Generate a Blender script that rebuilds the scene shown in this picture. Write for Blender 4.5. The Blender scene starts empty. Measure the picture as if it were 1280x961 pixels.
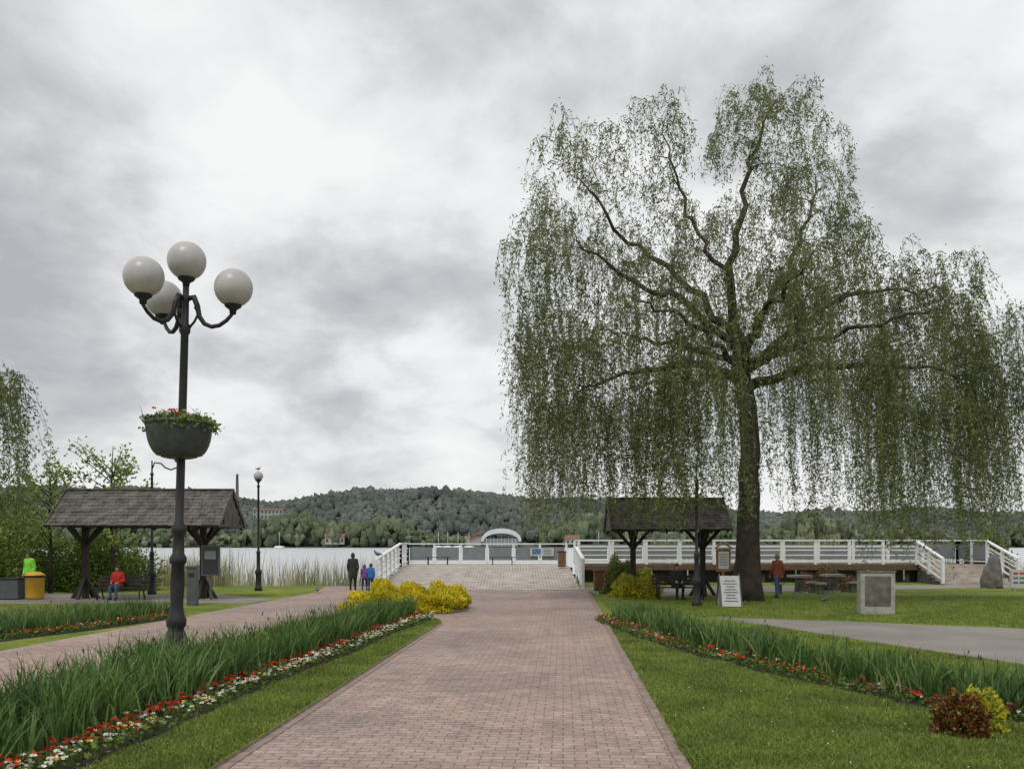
import bpy, math, random
import numpy as np
from mathutils import Vector, Matrix
random.seed(7); rng=np.random.default_rng(7)
scene=bpy.context.scene
COL=scene.collection
# ------------------------------------------------------------------ materials
def nt(name):
    m=bpy.data.materials.new(name); m.use_nodes=True
    t=m.node_tree; return m,t,t.nodes['Principled BSDF'],t.nodes['Material Output']
def ramp(t,src,stops):
    r=t.nodes.new('ShaderNodeValToRGB'); e=r.color_ramp.elements
    while len(e)<len(stops): e.new(0.5)
    for i,(p,c) in enumerate(stops):
        e[i].position=p; e[i].color=(c[0],c[1],c[2],1)
    t.links.new(src,r.inputs['Fac']); return r.outputs['Color']
def noisen(t,scale,detail=5,vec=None,dist=0,rough=.5):
    n=t.nodes.new('ShaderNodeTexNoise'); n.inputs['Scale'].default_value=scale
    n.inputs['Detail'].default_value=detail; n.inputs['Distortion'].default_value=dist; n.inputs['Roughness'].default_value=rough
    if vec is not None: t.links.new(vec,n.inputs['Vector'])
    return n.outputs['Fac']
def objco(t):
    n=t.nodes.new('ShaderNodeTexCoord'); return n.outputs['Object']
def geopos(t):
    n=t.nodes.new('ShaderNodeNewGeometry'); return n.outputs['Position']
def mixc(t,f,a,b,mode='MIX'):
    n=t.nodes.new('ShaderNodeMix'); n.data_type='RGBA'; n.blend_type=mode
    for k,v in ((0,f),(6,a),(7,b)):
        if isinstance(v,(int,float)): n.inputs[k].default_value=v
        elif isinstance(v,tuple): n.inputs[k].default_value=(v[0],v[1],v[2],1)
        else: t.links.new(v,n.inputs[k])
    return n.outputs[2]
def bump(t,b,h,strength=.3,dist=.02):
    n=t.nodes.new('ShaderNodeBump'); n.inputs['Strength'].default_value=strength; n.inputs['Distance'].default_value=dist
    t.links.new(h,n.inputs['Height']); t.links.new(n.outputs['Normal'],b.inputs['Normal'])
def mat(name,c,rough=.6,var=.25,scale=6,bs=.15,metal=0,spec=.4):
    m,t,b,o=nt(name); v=objco(t)
    f=noisen(t,scale,6,v)
    c1=tuple(x*(1-var) for x in c); c2=tuple(min(1,x*(1+var)) for x in c)
    t.links.new(ramp(t,f,[(.3,c1),(.7,c2)]),b.inputs['Base Color'])
    b.inputs['Roughness'].default_value=rough; b.inputs['Metallic'].default_value=metal
    b.inputs['Specular IOR Level'].default_value=spec
    if bs>0: bump(t,b,noisen(t,scale*8,4,v),bs,.01)
    return m
def leafmat(name,stops,transl=.3,rough=.5,nscale=.6):
    m,t,b,o=nt(name)
    g=t.nodes.new('ShaderNodeNewGeometry')
    col=ramp(t,g.outputs['Random Per Island'],stops)
    f=noisen(t,nscale,3,g.outputs['Position'])
    k=ramp(t,f,[(.3,(.70,.73,.72)),(.7,(1.25,1.22,1.1))])
    col=mixc(t,1.0,col,k,'MULTIPLY')
    t.links.new(col,b.inputs['Base Color']); b.inputs['Roughness'].default_value=rough
    b.inputs['Specular IOR Level'].default_value=.25
    if transl>0:
        tr=t.nodes.new('ShaderNodeBsdfTranslucent'); t.links.new(col,tr.inputs['Color'])
        mx=t.nodes.new('ShaderNodeMixShader'); mx.inputs[0].default_value=transl
        t.links.new(b.outputs[0],mx.inputs[1]); t.links.new(tr.outputs[0],mx.inputs[2]); t.links.new(mx.outputs[0],o.inputs['Surface'])
    return m
M={}
M['black']=mat('black_cast_iron',(.02,.02,.022),.5,.3,9,.25)
M['globe']=mat('opal_glass_globe',(.44,.425,.415),.34,.12,3,0,0,.4)
M['white']=mat('white_paint',(.76,.77,.77),.5,.07,3,.05)
M['offwhite']=mat('white_membrane',(.60,.62,.64),.6,.07,.2,0)
M['greypanel']=mat('grey_mesh_panel',(.20,.215,.225),.5,.12,2,.05)
M['greywood']=mat('weathered_wood',(.40,.355,.30),.8,.30,2,.3)
M['darkwood']=mat('dark_timber',(.035,.026,.02),.7,.35,4,.3)
M['brownwood']=mat('brown_wood',(.20,.10,.045),.65,.3,4,.2)
M['terracewood']=mat('terrace_wood',(.11,.07,.045),.7,.3,4,.2)
M['shingle']=mat('roof_shingle',(.115,.105,.095),.85,.5,3,.4)
M['concrete']=mat('concrete',(.33,.32,.29),.85,.25,5,.3)
M['concdark']=mat('dark_stained_concrete',(.13,.125,.11),.85,.5,4,.3)
M['stone']=mat('field_stone',(.13,.125,.115),.85,.45,4,.5)
M['greymetal']=mat('grey_metal',(.085,.095,.10),.5,.15,4,.05)
M['bowl']=mat('planter_plastic',(.055,.062,.058),.5,.3,6,.15)
M['yellowbin']=mat('yellow_plastic',(.62,.36,.04),.45,.1,3,.03)
M['signwhite']=mat('sign_board',(.48,.48,.46),.5,.08,3,0)
M['ink']=mat('sign_print',(.13,.14,.15),.6,.1,3,0)
M['signblue']=mat('sign_blue',(.05,.2,.42),.4,.1,3,0)
M['red']=mat('red_paint',(.5,.04,.03),.5,.1,3,0)
M['soil']=mat('flowerbed_soil',(.04,.03,.02),.95,.4,12,.6)
M['kerb']=mat('brick_edging',(.25,.19,.16),.85,.3,8,.3)
M['bark']=mat('willow_bark',(.05,.042,.033),.9,.45,3,.8)
M['twig']=mat('willow_twig',(.15,.145,.065),.7,.3,3,0)
M['spike']=mat('seed_spike',(.06,.05,.03),.8,.3,8,0)
M['skin']=mat('skin',(.5,.3,.22),.5,.05,4,0)
M['eye']=mat('eye_dark',(.02,.02,.02),.2,.05,4,0)
M['hair']=mat('brown_hair',(.045,.028,.018),.6,.3,20,.2)
M['blondhair']=mat('light_hair',(.25,.17,.09),.6,.3,20,.2)
M['feather']=mat('gull_feather',(.5,.5,.5),.6,.1,10,0)
M['featherd']=mat('grey_feather',(.10,.105,.12),.6,.2,10,0)
M['beak']=mat('beak',(.5,.3,.04),.5,.1,10,0)
M['plaster']=mat('pale_plaster',(.36,.34,.31),.8,.1,.1,0)
M['tile']=mat('roof_tile_red',(.20,.11,.085),.8,.2,.3,0)
M['glassdark']=mat('window_dark',(.03,.035,.04),.2,.1,1,0)
def cloth(name,c): return mat(name,c,.85,.15,12,.2)

willow=leafmat('willow_leaf',[(0,(.09,.12,.04)),(.45,(.16,.195,.075)),(.85,(.24,.27,.11)),(1,(.33,.35,.18))],.42,.5,.45)
irisleaf=leafmat('iris_leaf',[(0,(.045,.095,.025)),(.5,(.10,.185,.05)),(.9,(.18,.28,.085)),(1,(.29,.30,.14))],.25,.45,1.5)
grassleaf=leafmat('grass_blade',[(0,(.11,.16,.028)),(.5,(.18,.245,.046)),(.9,(.26,.32,.075)),(1,(.40,.38,.17))],.25,.6,1.2)
reedleaf=leafmat('reed_leaf',[(0,(.14,.19,.07)),(.35,(.23,.25,.12)),(.6,(.40,.35,.21)),(1,(.5,.44,.30))],.2,.6,.4)
yellowleaf=leafmat('yellow_spirea_leaf',[(0,(.50,.43,.02)),(.6,(.74,.63,.03)),(1,(.84,.76,.07))],.42,.5,1.5)
greenleaf=leafmat('shrub_leaf',[(0,(.045,.085,.02)),(.6,(.11,.18,.04)),(1,(.20,.28,.06))],.3,.5,.8)
limeleaf=leafmat('lime_leaf',[(0,(.13,.20,.04)),(.6,(.25,.33,.07)),(1,(.36,.42,.12))],.3,.5,.8)
redleaf=leafmat('barberry_leaf',[(0,(.06,.015,.012)),(.5,(.18,.045,.02)),(1,(.30,.16,.035))],.25,.5,2)
pet_red=leafmat('red_petal',[(0,(.48,.018,.014)),(1,(.72,.06,.03))],.2,.5,2)
pet_white=leafmat('white_petal',[(0,(.66,.66,.6)),(1,(.85,.85,.78))],.2,.5,2)
pet_yel=leafmat('yellow_petal',[(0,(.7,.48,.05)),(1,(.8,.68,.2))],.2,.5,2)
pet_pink=leafmat('pink_petal',[(0,(.5,.1,.16)),(1,(.65,.3,.34))],.2,.5,2)
farleaf=leafmat('shore_tree_foliage',[(0,(.10,.13,.08)),(.5,(.145,.18,.11)),(.85,(.19,.225,.15)),(1,(.25,.27,.20))],.0,.95,.05)
farleaf2=leafmat('hazed_hill_foliage',[(0,(.12,.14,.135)),(.6,(.15,.175,.162)),(1,(.18,.21,.188))],.0,.95,.02)  # distance haze painted into the leaf colour: paler, greyer, bluer
for mm in (farleaf,farleaf2):
    t=mm.node_tree; b=t.nodes['Principled BSDF']; b.inputs['Specular IOR Level'].default_value=.05; bump(t,b,noisen(t,.8,6,geopos(t)),1.0,2.0)

# ------------------------------------------------------------------ mesh helpers
def mesh_np(name,V,F,mats,mi=None,smooth=False,parent=None,loc=None):
    V=np.asarray(V,dtype=np.float32); F=np.asarray(F,dtype=np.int32)
    k=F.shape[1]; me=bpy.data.meshes.new(name)
    me.vertices.add(len(V)); me.vertices.foreach_set('co',V.ravel())
    me.loops.add(F.size); me.loops.foreach_set('vertex_index',F.ravel())
    me.polygons.add(len(F)); me.polygons.foreach_set('loop_start',np.arange(0,F.size,k,dtype=np.int32))
    if not isinstance(mats,(list,tuple)): mats=[mats]
    for m in mats: me.materials.append(m)
    if mi is not None: me.polygons.foreach_set('material_index',np.asarray(mi,dtype=np.int32))
    me.polygons.foreach_set('use_smooth',np.full(len(F),smooth))
    me.update(calc_edges=True)
    ob=bpy.data.objects.new(name,me); COL.objects.link(ob)
    if loc is not None: ob.location=loc
    if parent: ob.parent=parent
    return ob
class MB:
    def __init__(s,loc=(0,0,0),rz=0):
        s.v=[];s.f=[];s.m=[];s.s=[];s.mats=[];s.loc=loc;s.rz=rz
    def mi(s,m):
        if m not in s.mats: s.mats.append(m)
        return s.mats.index(m)
    def add(s,vs,fs,m,sm=False):
        b=len(s.v); i=s.mi(m)
        s.v+= [tuple(x) for x in vs]
        for f in fs: s.f.append([b+q for q in f]); s.m.append(i); s.s.append(sm)
    def box(s,c,d,m,rot=None):
        x,y,z=d[0]/2,d[1]/2,d[2]/2
        vs=[];
        for sz in(-1,1):
            for sx,sy in((-1,-1),(1,-1),(1,1),(-1,1)):
                vs.append(Vector((sx*x,sy*y,sz*z)))
        if rot:
            R=Matrix.Rotation(rot[2],3,'Z')@Matrix.Rotation(rot[1],3,'Y')@Matrix.Rotation(rot[0],3,'X')
            vs=[R@v for v in vs]
        c=Vector(c); vs=[v+c for v in vs]
        s.add(vs,[(0,3,2,1),(4,5,6,7),(0,1,5,4),(1,2,6,5),(2,3,7,6),(3,0,4,7)],m)
    def beam(s,a,b,w,h,m):
        a=Vector(a);b=Vector(b);d=(b-a);d.normalize()
        up=Vector((0,0,1)) if abs(d.z)<.95 else Vector((1,0,0))
        sx=d.cross(up).normalized(); u=sx.cross(d)
        vs=[]
        for p in(a,b):
            for i,j in((-1,-1),(1,-1),(1,1),(-1,1)): vs.append(p+sx*i*w/2+u*j*h/2)
        s.add(vs,[(0,1,2,3),(7,6,5,4),(0,4,5,1),(1,5,6,2),(2,6,7,3),(3,7,4,0)],m)
    def tube(s,pts,rad,m,n=8,sm=True):
        pts=[Vector(p) for p in pts]; 
        if isinstance(rad,(int,float)): rad=[rad]*len(pts)
        vs=[];fs=[]; prev=None
        for i,p in enumerate(pts):
            d=(pts[min(i+1,len(pts)-1)]-pts[max(i-1,0)])
            if d.length<1e-9: d=Vector((0,0,1))
            d.normalize()
            if prev is None:
                a=Vector((1,0,0)) if abs(d.x)<.8 else Vector((0,1,0))
            else: a=prev
            x=(a-d*a.dot(d)).normalized(); prev=x; y=d.cross(x)
            for k in range(n):
                q=2*math.pi*k/n; vs.append(p+(x*math.cos(q)+y*math.sin(q))*rad[i])
        for i in range(len(pts)-1):
            for k in range(n):
                k2=(k+1)%n; fs.append((i*n+k,i*n+k2,(i+1)*n+k2,(i+1)*n+k))
        fs.append(tuple(range(n-1,-1,-1))); b=(len(pts)-1)*n; fs.append(tuple(range(b,b+n)))
        s.add(vs,fs,m,sm)
    def capsule(s,a,b,ra,rb,m,n=12):
        a=Vector(a);b=Vector(b);d=(b-a)
        if d.length<1e-6: d=Vector((0,0,1e-3))
        d=d.normalized(); P=[];R=[]
        for q in (80,55,28): 
            q=math.radians(q); P.append(a-d*ra*math.sin(q)); R.append(ra*math.cos(q))
        P.append(a);R.append(ra);P.append(b);R.append(rb)
        for q in (28,55,80):
            q=math.radians(q); P.append(b+d*rb*math.sin(q)); R.append(rb*math.cos(q))
        s.tube(P,R,m,n)
    def lathe(s,prof,c,m,n=24):
        vs=[];fs=[]
        for r,z in prof:
            for k in range(n):
                q=2*math.pi*k/n; vs.append((c[0]+r*math.cos(q),c[1]+r*math.sin(q),c[2]+z))
        for i in range(len(prof)-1):
            for k in range(n):
                k2=(k+1)%n; fs.append((i*n+k,i*n+k2,(i+1)*n+k2,(i+1)*n+k))
        s.add(vs,fs,m,True)
    def sphere(s,c,r,m,n=16):
        if isinstance(r,(int,float)): r=(r,r,r)
        vs=[];fs=[];h=n//2
        for i in range(h+1):
            p=math.pi*i/h
            for k in range(n):
                q=2*math.pi*k/n
                vs.append((c[0]+r[0]*math.sin(p)*math.cos(q),c[1]+r[1]*math.sin(p)*math.sin(q),c[2]-r[2]*math.cos(p)))
        for i in range(h):
            for k in range(n):
                k2=(k+1)%n; fs.append((i*n+k,i*n+k2,(i+1)*n+k2,(i+1)*n+k))
        s.add(vs,fs,m,True)
    def build(s,name,parent=None,bevel=0):
        me=bpy.data.meshes.new(name); me.from_pydata([tuple(v) for v in s.v],[],s.f)
        for m in s.mats: me.materials.append(m)
        me.polygons.foreach_set('material_index',s.m); me.polygons.foreach_set('use_smooth',s.s); me.update()
        ob=bpy.data.objects.new(name,me); COL.objects.link(ob); ob.location=s.loc; ob.rotation_euler=(0,0,s.rz)
        if bevel:
            b=ob.modifiers.new('bevel','BEVEL'); b.width=bevel; b.segments=2; b.limit_method='ANGLE'
        if parent: ob.parent=parent
        return ob
def blades(B,H,W,lean,curve=1.0):
    N=len(B); ts=np.array([0,.35,.7,1.0]); ws=np.array([.8,1,.65,.08])
    ang=rng.uniform(0,math.pi*2,N); side=np.stack([np.cos(ang),np.sin(ang),np.zeros(N)],1)
    V=np.zeros((N,4,2,3))
    for i,t in enumerate(ts):
        p=B.copy(); p[:,2]+=H*t*(1-.18*t*curve*np.clip(np.linalg.norm(lean,axis=1),0,2))
        p[:,:2]+=lean*(H*(t**2))[:,None]
        V[:,i,0]=p-side*(W*ws[i]/2)[:,None]; V[:,i,1]=p+side*(W*ws[i]/2)[:,None]
    b=(np.arange(N)*8)[:,None,None]; q=np.array([[0,1,3,2],[2,3,5,4],[4,5,7,6]])[None]
    return V.reshape(-1,3),(b+q).reshape(-1,4)
def leafquads(C,D,L,W):
    N=len(C); D=D/np.linalg.norm(D,axis=1,keepdims=True)
    R=rng.normal(size=(N,3)); S=np.cross(D,R); S/=np.linalg.norm(S,axis=1,keepdims=True)
    V=np.stack([C,C+D*(L*.45)[:,None]+S*(W/2)[:,None],C+D*L[:,None],C+D*(L*.45)[:,None]-S*(W/2)[:,None]],1)
    return V.reshape(-1,3),np.arange(N*4).reshape(N,4)
def inpoly(P,poly):
    x,y=P[:,0],P[:,1]; c=np.zeros(len(P),bool); n=len(poly)
    for i in range(n):
        x1,y1=poly[i];x2,y2=poly[(i+1)%n]
        m=((y1>y)!=(y2>y)); 
        with np.errstate(divide='ignore',invalid='ignore'):
            xx=(x2-x1)*(y-y1)/(y2-y1+1e-12)+x1
        c^=m&(x<xx)
    return c
def scatter(poly,dens):
    a=np.array(poly); lo=a.min(0);hi=a.max(0); n=int((hi-lo).prod()*dens)
    P=rng.uniform(lo,hi,(n,2)); return P[inpoly(P,poly)]
def sheet(name,poly,z,m,thick=0,side=None):
    n=len(poly); vs=[(x,y,z) for x,y in poly]; fs=[tuple(range(n))]; me=bpy.data.meshes.new(name)
    mi=[0]
    if thick:
        vs+=[(x,y,z-thick) for x,y in poly]
        for i in range(n): fs.append((i,(i+1)%n+0,n+(i+1)%n,n+i)); mi.append(1 if side else 0)
    a=sum(poly[i][0]*poly[(i+1)%n][1]-poly[(i+1)%n][0]*poly[i][1] for i in range(n))
    if a<0: fs[0]=fs[0][::-1]
    me.from_pydata(vs,[],fs); me.materials.append(m)
    if side: me.materials.append(side)
    me.polygons.foreach_set('material_index',mi); me.update()
    ob=bpy.data.objects.new(name,me); COL.objects.link(ob); return ob

# ------------------------------------------------------------------ ground
def hfun(x,y):
    sh=43.3+1.0*np.sin(x*.17)+.5*np.sin(x*.6+1)
    k=np.clip((x+1)/6,0,1); sh=sh*(1-k)+(52+0*x)*k
    z=np.where(y>sh,-np.clip((y-sh)/6,0,1)*1.7,0.)
    yf=655+25*np.sin(x/120)+12*np.sin(x/37)
    px=x/.818+640
    hp=np.interp(px,[-700,-200,0,240,330,400,450,560,640,760,1000,1280,1700],[34,46,50,48,33,39,45,46,43,36,26,23,18])
    up=np.clip((y-yf)/12,0,1)*3.2
    t=np.clip((y-yf-10)/260,0,1); t=t*t*(3-2*t)
    rough=2*np.sin(x/45+y/80)+1.5*np.sin(x/19-y/33)
    z=np.where(y>yf,-1.7+up+t*(hp+rough),z)
    return z
xs=np.concatenate([np.arange(-1600,-80,40),np.arange(-80,80,2),np.arange(80,1640,40)]).astype(float)
ys=np.concatenate([np.arange(-60,40,10),np.arange(40,60,.5),np.arange(60,600,60),np.arange(600,1000,8),np.arange(1000,2600,100)]).astype(float)
X,Y=np.meshgrid(xs,ys); Z=hfun(X,Y)
nx,ny=len(xs),len(ys); I=np.arange(nx*ny).reshape(ny,nx)
F=np.stack([I[:-1,:-1],I[:-1,1:],I[1:,1:],I[1:,:-1]],-1).reshape(-1,4)
m,t,b,o=nt('grass_ground'); gp=geopos(t)
f1=noisen(t,.35,6,gp); f2=noisen(t,9,6,gp); f3=noisen(t,60,3,gp); f4=noisen(t,1.7,5,gp)
c=ramp(t,f1,[(.35,(.13,.185,.034)),(.65,(.215,.27,.056))])
c=mixc(t,1.0,c,ramp(t,f2,[(.3,(.7,.72,.7)),(.7,(1.25,1.2,1.2))]),'MULTIPLY')
c=mixc(t,1.0,c,ramp(t,f4,[(.35,(.76,.82,.74)),(.65,(1.2,1.12,1.12))]),'MULTIPLY')
c=mixc(t,1.0,c,ramp(t,f3,[(.3,(.7,.7,.7)),(.7,(1.3,1.3,1.3))]),'MULTIPLY')
sp=t.nodes.new('ShaderNodeSeparateXYZ'); t.links.new(gp,sp.inputs[0])
mr=t.nodes.new('ShaderNodeMapRange'); mr.inputs[1].default_value=-.05; mr.inputs[2].default_value=-.35; t.links.new(sp.outputs['Z'],mr.inputs[0])
c=mixc(t,mr.outputs[0],c,(.07,.06,.035))
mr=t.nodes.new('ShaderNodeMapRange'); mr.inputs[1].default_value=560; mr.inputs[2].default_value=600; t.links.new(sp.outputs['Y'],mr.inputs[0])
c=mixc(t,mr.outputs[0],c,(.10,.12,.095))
t.links.new(c,b.inputs['Base Color']); b.inputs['Roughness'].default_value=.95; b.inputs['Specular IOR Level'].default_value=.1
bump(t,b,noisen(t,40,5,gp),.8,.03)
M['grass']=m
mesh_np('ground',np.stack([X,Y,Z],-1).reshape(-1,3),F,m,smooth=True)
m,t,b,o=nt('lake_water'); gp=geopos(t)
mp=t.nodes.new('ShaderNodeMapping'); mp.inputs['Scale'].default_value=(.35,1.3,1); t.links.new(gp,mp.inputs['Vector'])
b.inputs['Base Color'].default_value=(.50,.53,.54,1); b.inputs['Roughness'].default_value=.28; b.inputs['IOR'].default_value=1.33
b.inputs['Specular IOR Level'].default_value=.5
bump(t,b,noisen(t,1.2,5,mp.outputs[0]),.12,.08)
sheet('lake_water',[(-1500,42),(1500,42),(1500,760),(-1500,760)],-.42,m)

# ------------------------------------------------------------------ paving
xL=lambda y:-2.63+.058*(y-7.83)
xR=lambda y:1.49+.058*(y-7.83)
m,t,b,o=nt('brick_paving'); v=objco(t)
mp=t.nodes.new('ShaderNodeMapping'); mp.inputs['Rotation'].default_value=(0,0,math.atan(.058)); t.links.new(v,mp.inputs['Vector'])
br=t.nodes.new('ShaderNodeTexBrick'); t.links.new(mp.outputs[0],br.inputs['Vector'])
br.inputs['Scale'].default_value=1; br.inputs['Brick Width'].default_value=.22; br.inputs['Row Height'].default_value=.12
br.inputs['Mortar Size'].default_value=.008; br.inputs['Mortar Smooth'].default_value=.4; br.inputs['Bias'].default_value=-.1
br.inputs['Color1'].default_value=(.42,.305,.26,1); br.inputs['Color2'].default_value=(.32,.235,.205,1); br.inputs['Mortar'].default_value=(.175,.145,.12,1)
f=noisen(t,.45,6,v); f2=noisen(t,14,5,v); f3=noisen(t,3.2,4,v); f4=noisen(t,.16,5,v)
c=mixc(t,1.0,br.outputs['Color'],ramp(t,f,[(.32,(.80,.82,.84)),(.68,(1.14,1.12,1.1))]),'MULTIPLY')
c=mixc(t,1.0,c,ramp(t,f2,[(.3,(.78,.78,.78)),(.7,(1.2,1.2,1.2))]),'MULTIPLY')
c=mixc(t,1.0,c,ramp(t,f3,[(.3,(.82,.82,.84)),(.7,(1.13,1.13,1.1))]),'MULTIPLY')
c=mixc(t,1.0,c,ramp(t,f4,[(.4,(.88,.9,.92)),(.6,(1.08,1.06,1.04))]),'MULTIPLY')
t.links.new(c,b.inputs['Base Color']); b.inputs['Roughness'].default_value=.75; b.inputs['Specular IOR Level'].default_value=.35
iv=t.nodes.new('ShaderNodeMath'); iv.operation='SUBTRACT'; iv.inputs[0].default_value=1; t.links.new(br.outputs['Fac'],iv.inputs[1])
bump(t,b,iv.outputs[0],.6,.01)
sheet('brick_path',[(-11.2,-6),(xR(-6),-6),(xR(36),36),(3.35,38.5),(3.35,42),(-8.9,42),(-8.2,37),(-8.6,30.5)],.004,m)
def strip(name,f0,y0,y1,w,h,mt,n=60):
    mb=MB(); vs=[];fs=[]
    for yv in np.linspace(y0,y1,n):
        x=f0(yv); vs+=[(x-w/2,yv,0),(x-w/2,yv,h),(x+w/2,yv,h),(x+w/2,yv,0)]
    for i in range(n-1):
        a=i*4
        for k in range(3): fs.append((a+k,a+k+1,a+k+5,a+k+4))
    mb.add(vs,fs,mt); return mb.build(name)
strip('path_kerb',lambda y:xR(y)+.05,-6,36,.11,.02,M['kerb'])
strip('path_kerb',lambda y:xL(y)+.05,-6,22,.10,.012,M['kerb'])
m2,t,b,o=nt('asphalt_path'); v=objco(t)
c=ramp(t,noisen(t,.6,6,v),[(.35,(.21,.19,.165)),(.65,(.28,.255,.225))]); c=mixc(t,1.0,c,ramp(t,noisen(t,70,4,v),[(.3,(.75,.75,.75)),(.7,(1.2,1.2,1.2))]),'MULTIPLY')
t.links.new(c,b.inputs['Base Color']); b.inputs['Roughness'].default_value=.9; bump(t,b,noisen(t,90,3,v),.5,.01)
sheet('asphalt_path',[(5.3,24.3),(8.4,22.9),(12.0,20.9),(22,15.5),(22,2),(12.4,7.6),(8.9,13.6),(7.6,17.5),(6.3,21.9)],.004,m2)
sheet('gravel_path',[(-40,27.6),(-16,29.5),(-11.5,30.2),(-9.0,29.6),(-8.6,31.8),(-12,35.6),(-40,36)],.006,m2)
sheet('terrace_path',[(3.6,31.9),(3.3,38),(3.3,41),(24,44),(30,43),(30,41.5),(20,40),(9,36.5),(6.0,34)],.006,m2)
xI=lambda y:-6.7+.107*(y-11.6)
yy=np.linspace(-6,22.4,30)
isl=[(xL(y),y) for y in yy]+[(-2.0,23.1),(-2.9,24.0),(-4.0,24.8),(-5.0,25.0)]+[(xI(y),y) for y in yy[::-1]]
sheet('grass_verge',isl,.045,M['grass'],.05,M['kerb'])
bed=[(-3.1+1.78*math.cos(a),27.0+1.65*math.sin(a)) for a in np.linspace(0,2*math.pi,28)[:-1]]
sheet('shrub_bed',bed,.06,M['soil'],.07,M['kerb'])

# ------------------------------------------------------------------ flower borders and iris beds
def polycurve(pts,n=60):
    pts=np.array(pts,float); d=np.r_[0,np.cumsum(np.linalg.norm(np.diff(pts,axis=0),axis=1))]
    s=np.linspace(0,d[-1],n); P=np.stack([np.interp(s,d,pts[:,0]),np.interp(s,d,pts[:,1])],1)
    for _ in range(6): P[1:-1]=(P[:-2]+2*P[1:-1]+P[2:])/4
    return P
def offband(P,a,b):
    T=np.gradient(P,axis=0); T/=np.linalg.norm(T,axis=1,keepdims=True); Nn=np.stack([T[:,1],-T[:,0]],1)
    A=P+Nn*a; B=P+Nn*(b if not hasattr(b,'__len__') else np.asarray(b)[:,None])
    return [tuple(q) for q in A]+[tuple(q) for q in B[::-1]]
def border(name,P,rows,z0=.05,dens=190):
    mats=[greenleaf,pet_red,pet_white,pet_yel,pet_pink]; VV=[];FF=[];MI=[];n=0
    def put(V,F,mi):
        nonlocal n
        VV.append(V);FF.append(F+n);MI.append(np.full(len(F),mi)); n+=len(V)
    for (a,b,cols,probs) in rows:
        band=offband(P,a,b); Q=scatter(band,620)
        z=rng.uniform(.0,.13,len(Q))+z0; C=np.c_[Q,z]; D=rng.normal(size=C.shape); D[:,2]=abs(D[:,2])*.7
        V,F=leafquads(C,D,rng.uniform(.04,.08,len(C)),rng.uniform(.03,.05,len(C))); put(V,F,0)
        Q=scatter(band,dens); pn=np.sin(Q[:,0]*9)+np.sin(Q[:,1]*4.3+1)+np.sin(Q[:,1]*11); Q=Q[(pn+rng.normal(0,.8,len(pn)))>-.8]
        ch=rng.choice(cols,size=len(Q),p=probs); zz=rng.uniform(.09,.18,len(Q))+z0
        for ci in set(cols):
            q=Q[ch==ci]; 
            if not len(q): continue
            C=np.c_[q,zz[ch==ci]]
            for k in range(5):
                an=k*2*math.pi/5+rng.uniform(-.3,.3,len(q)); D=np.stack([np.cos(an),np.sin(an),rng.uniform(-.2,.55,len(q))],1)
                V,F=leafquads(C,D,rng.uniform(.022,.040,len(q)),rng.uniform(.024,.038,len(q))); put(V,F,ci)
    return mesh_np(name,np.concatenate(VV),np.concatenate(FF),mats,np.concatenate(MI))
def iris(name,poly,dens,h,z0=.04,seed=0):
    Q=scatter(poly,dens/14)
    P=np.repeat(Q,14,axis=0)+rng.normal(0,.07,(len(Q)*14,2)); ch=np.repeat(rng.uniform(.66,1.27,len(Q)),14)
    lean=rng.normal(0,.27,(len(P),2))+np.repeat(rng.normal(0,.16,(len(Q),2)),14,axis=0)
    H=h*ch*rng.uniform(.6,1.12,len(P)); 
    V,F=blades(np.c_[P,np.full(len(P),z0)],H,rng.uniform(.016,.032,len(P)),lean)
    S=scatter(poly,7); Hs=h*rng.uniform(.9,1.3,len(S)); V2,F2=blades(np.c_[S,np.full(len(S),z0)],Hs,np.full(len(S),.012),rng.normal(0,.08,(len(S),2)))
    tops=np.c_[S,z0+Hs*.9]; V3,F3=leafquads(tops,np.tile([0,0,1.],(len(S),1))+rng.normal(0,.15,(len(S),3)),np.full(len(S),.09),np.full(len(S),.025))
    Va=np.concatenate([V,V2,V3]); 
    Fa=np.concatenate([F,F2+len(V),F3+len(V)+len(V2)])
    mi=np.concatenate([np.zeros(len(F)+len(F2),int),np.ones(len(F3),int)])
    return mesh_np(name,Va,Fa,[irisleaf,M['spike']],mi)
yv=np.linspace(1,23.3,70); PF=np.stack([-4.06+.11*(yv-7.83)+.05*np.sin(yv*.9),yv],1)
wid=np.interp(yv,[1,9,13,23.3],[-1.9,-1.75,-1.25,-.8])
border('flower_border',PF,[(-.24,.0,[1,4,2],[.84,.06,.1]),(.0,.27,[2,3,1],[.74,.16,.1])])
sheet('flowerbed_soil',offband(PF,.3,wid),.049,M['soil'])
iris('iris_bed',offband(PF,-.22,wid),620,.62)
PR=polycurve([(2.45,23.5),(2.62,21),(3.1,17.5),(4.05,13.9),(5.0,11.2),(6.0,9.4),(7.6,7.6)],70)
border('flower_border',PR,[(-.02,.24,[1,2,4,3],[.7,.16,.1,.04]),(-.22,-.02,[1,4,2],[.5,.35,.15])],.0,70)
sheet('flowerbed_soil',offband(PR,.28,-1.1),.005,M['soil'])
iris('iris_bed',offband(PR,-.2,-1.05),620,.5,.0)
PL=polycurve([(-12.6,12),(-11.0,17.5),(-9.9,21),(-9.25,24.5)],40)
border('flower_border',PL,[(-.1,.25,[1,2,4],[.85,.1,.05])],.0,120)
sheet('flowerbed_soil',offband(PL,.3,-1.6),.005,M['soil'])
iris('iris_bed',offband(PL,-.1,-1.5),420,.5,.0)
iris('iris_bed',[(-6.0,13.0),(-5.0,12.6),(-4.9,14.2),(-5.9,14.2)],500,.55,.04)

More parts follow.
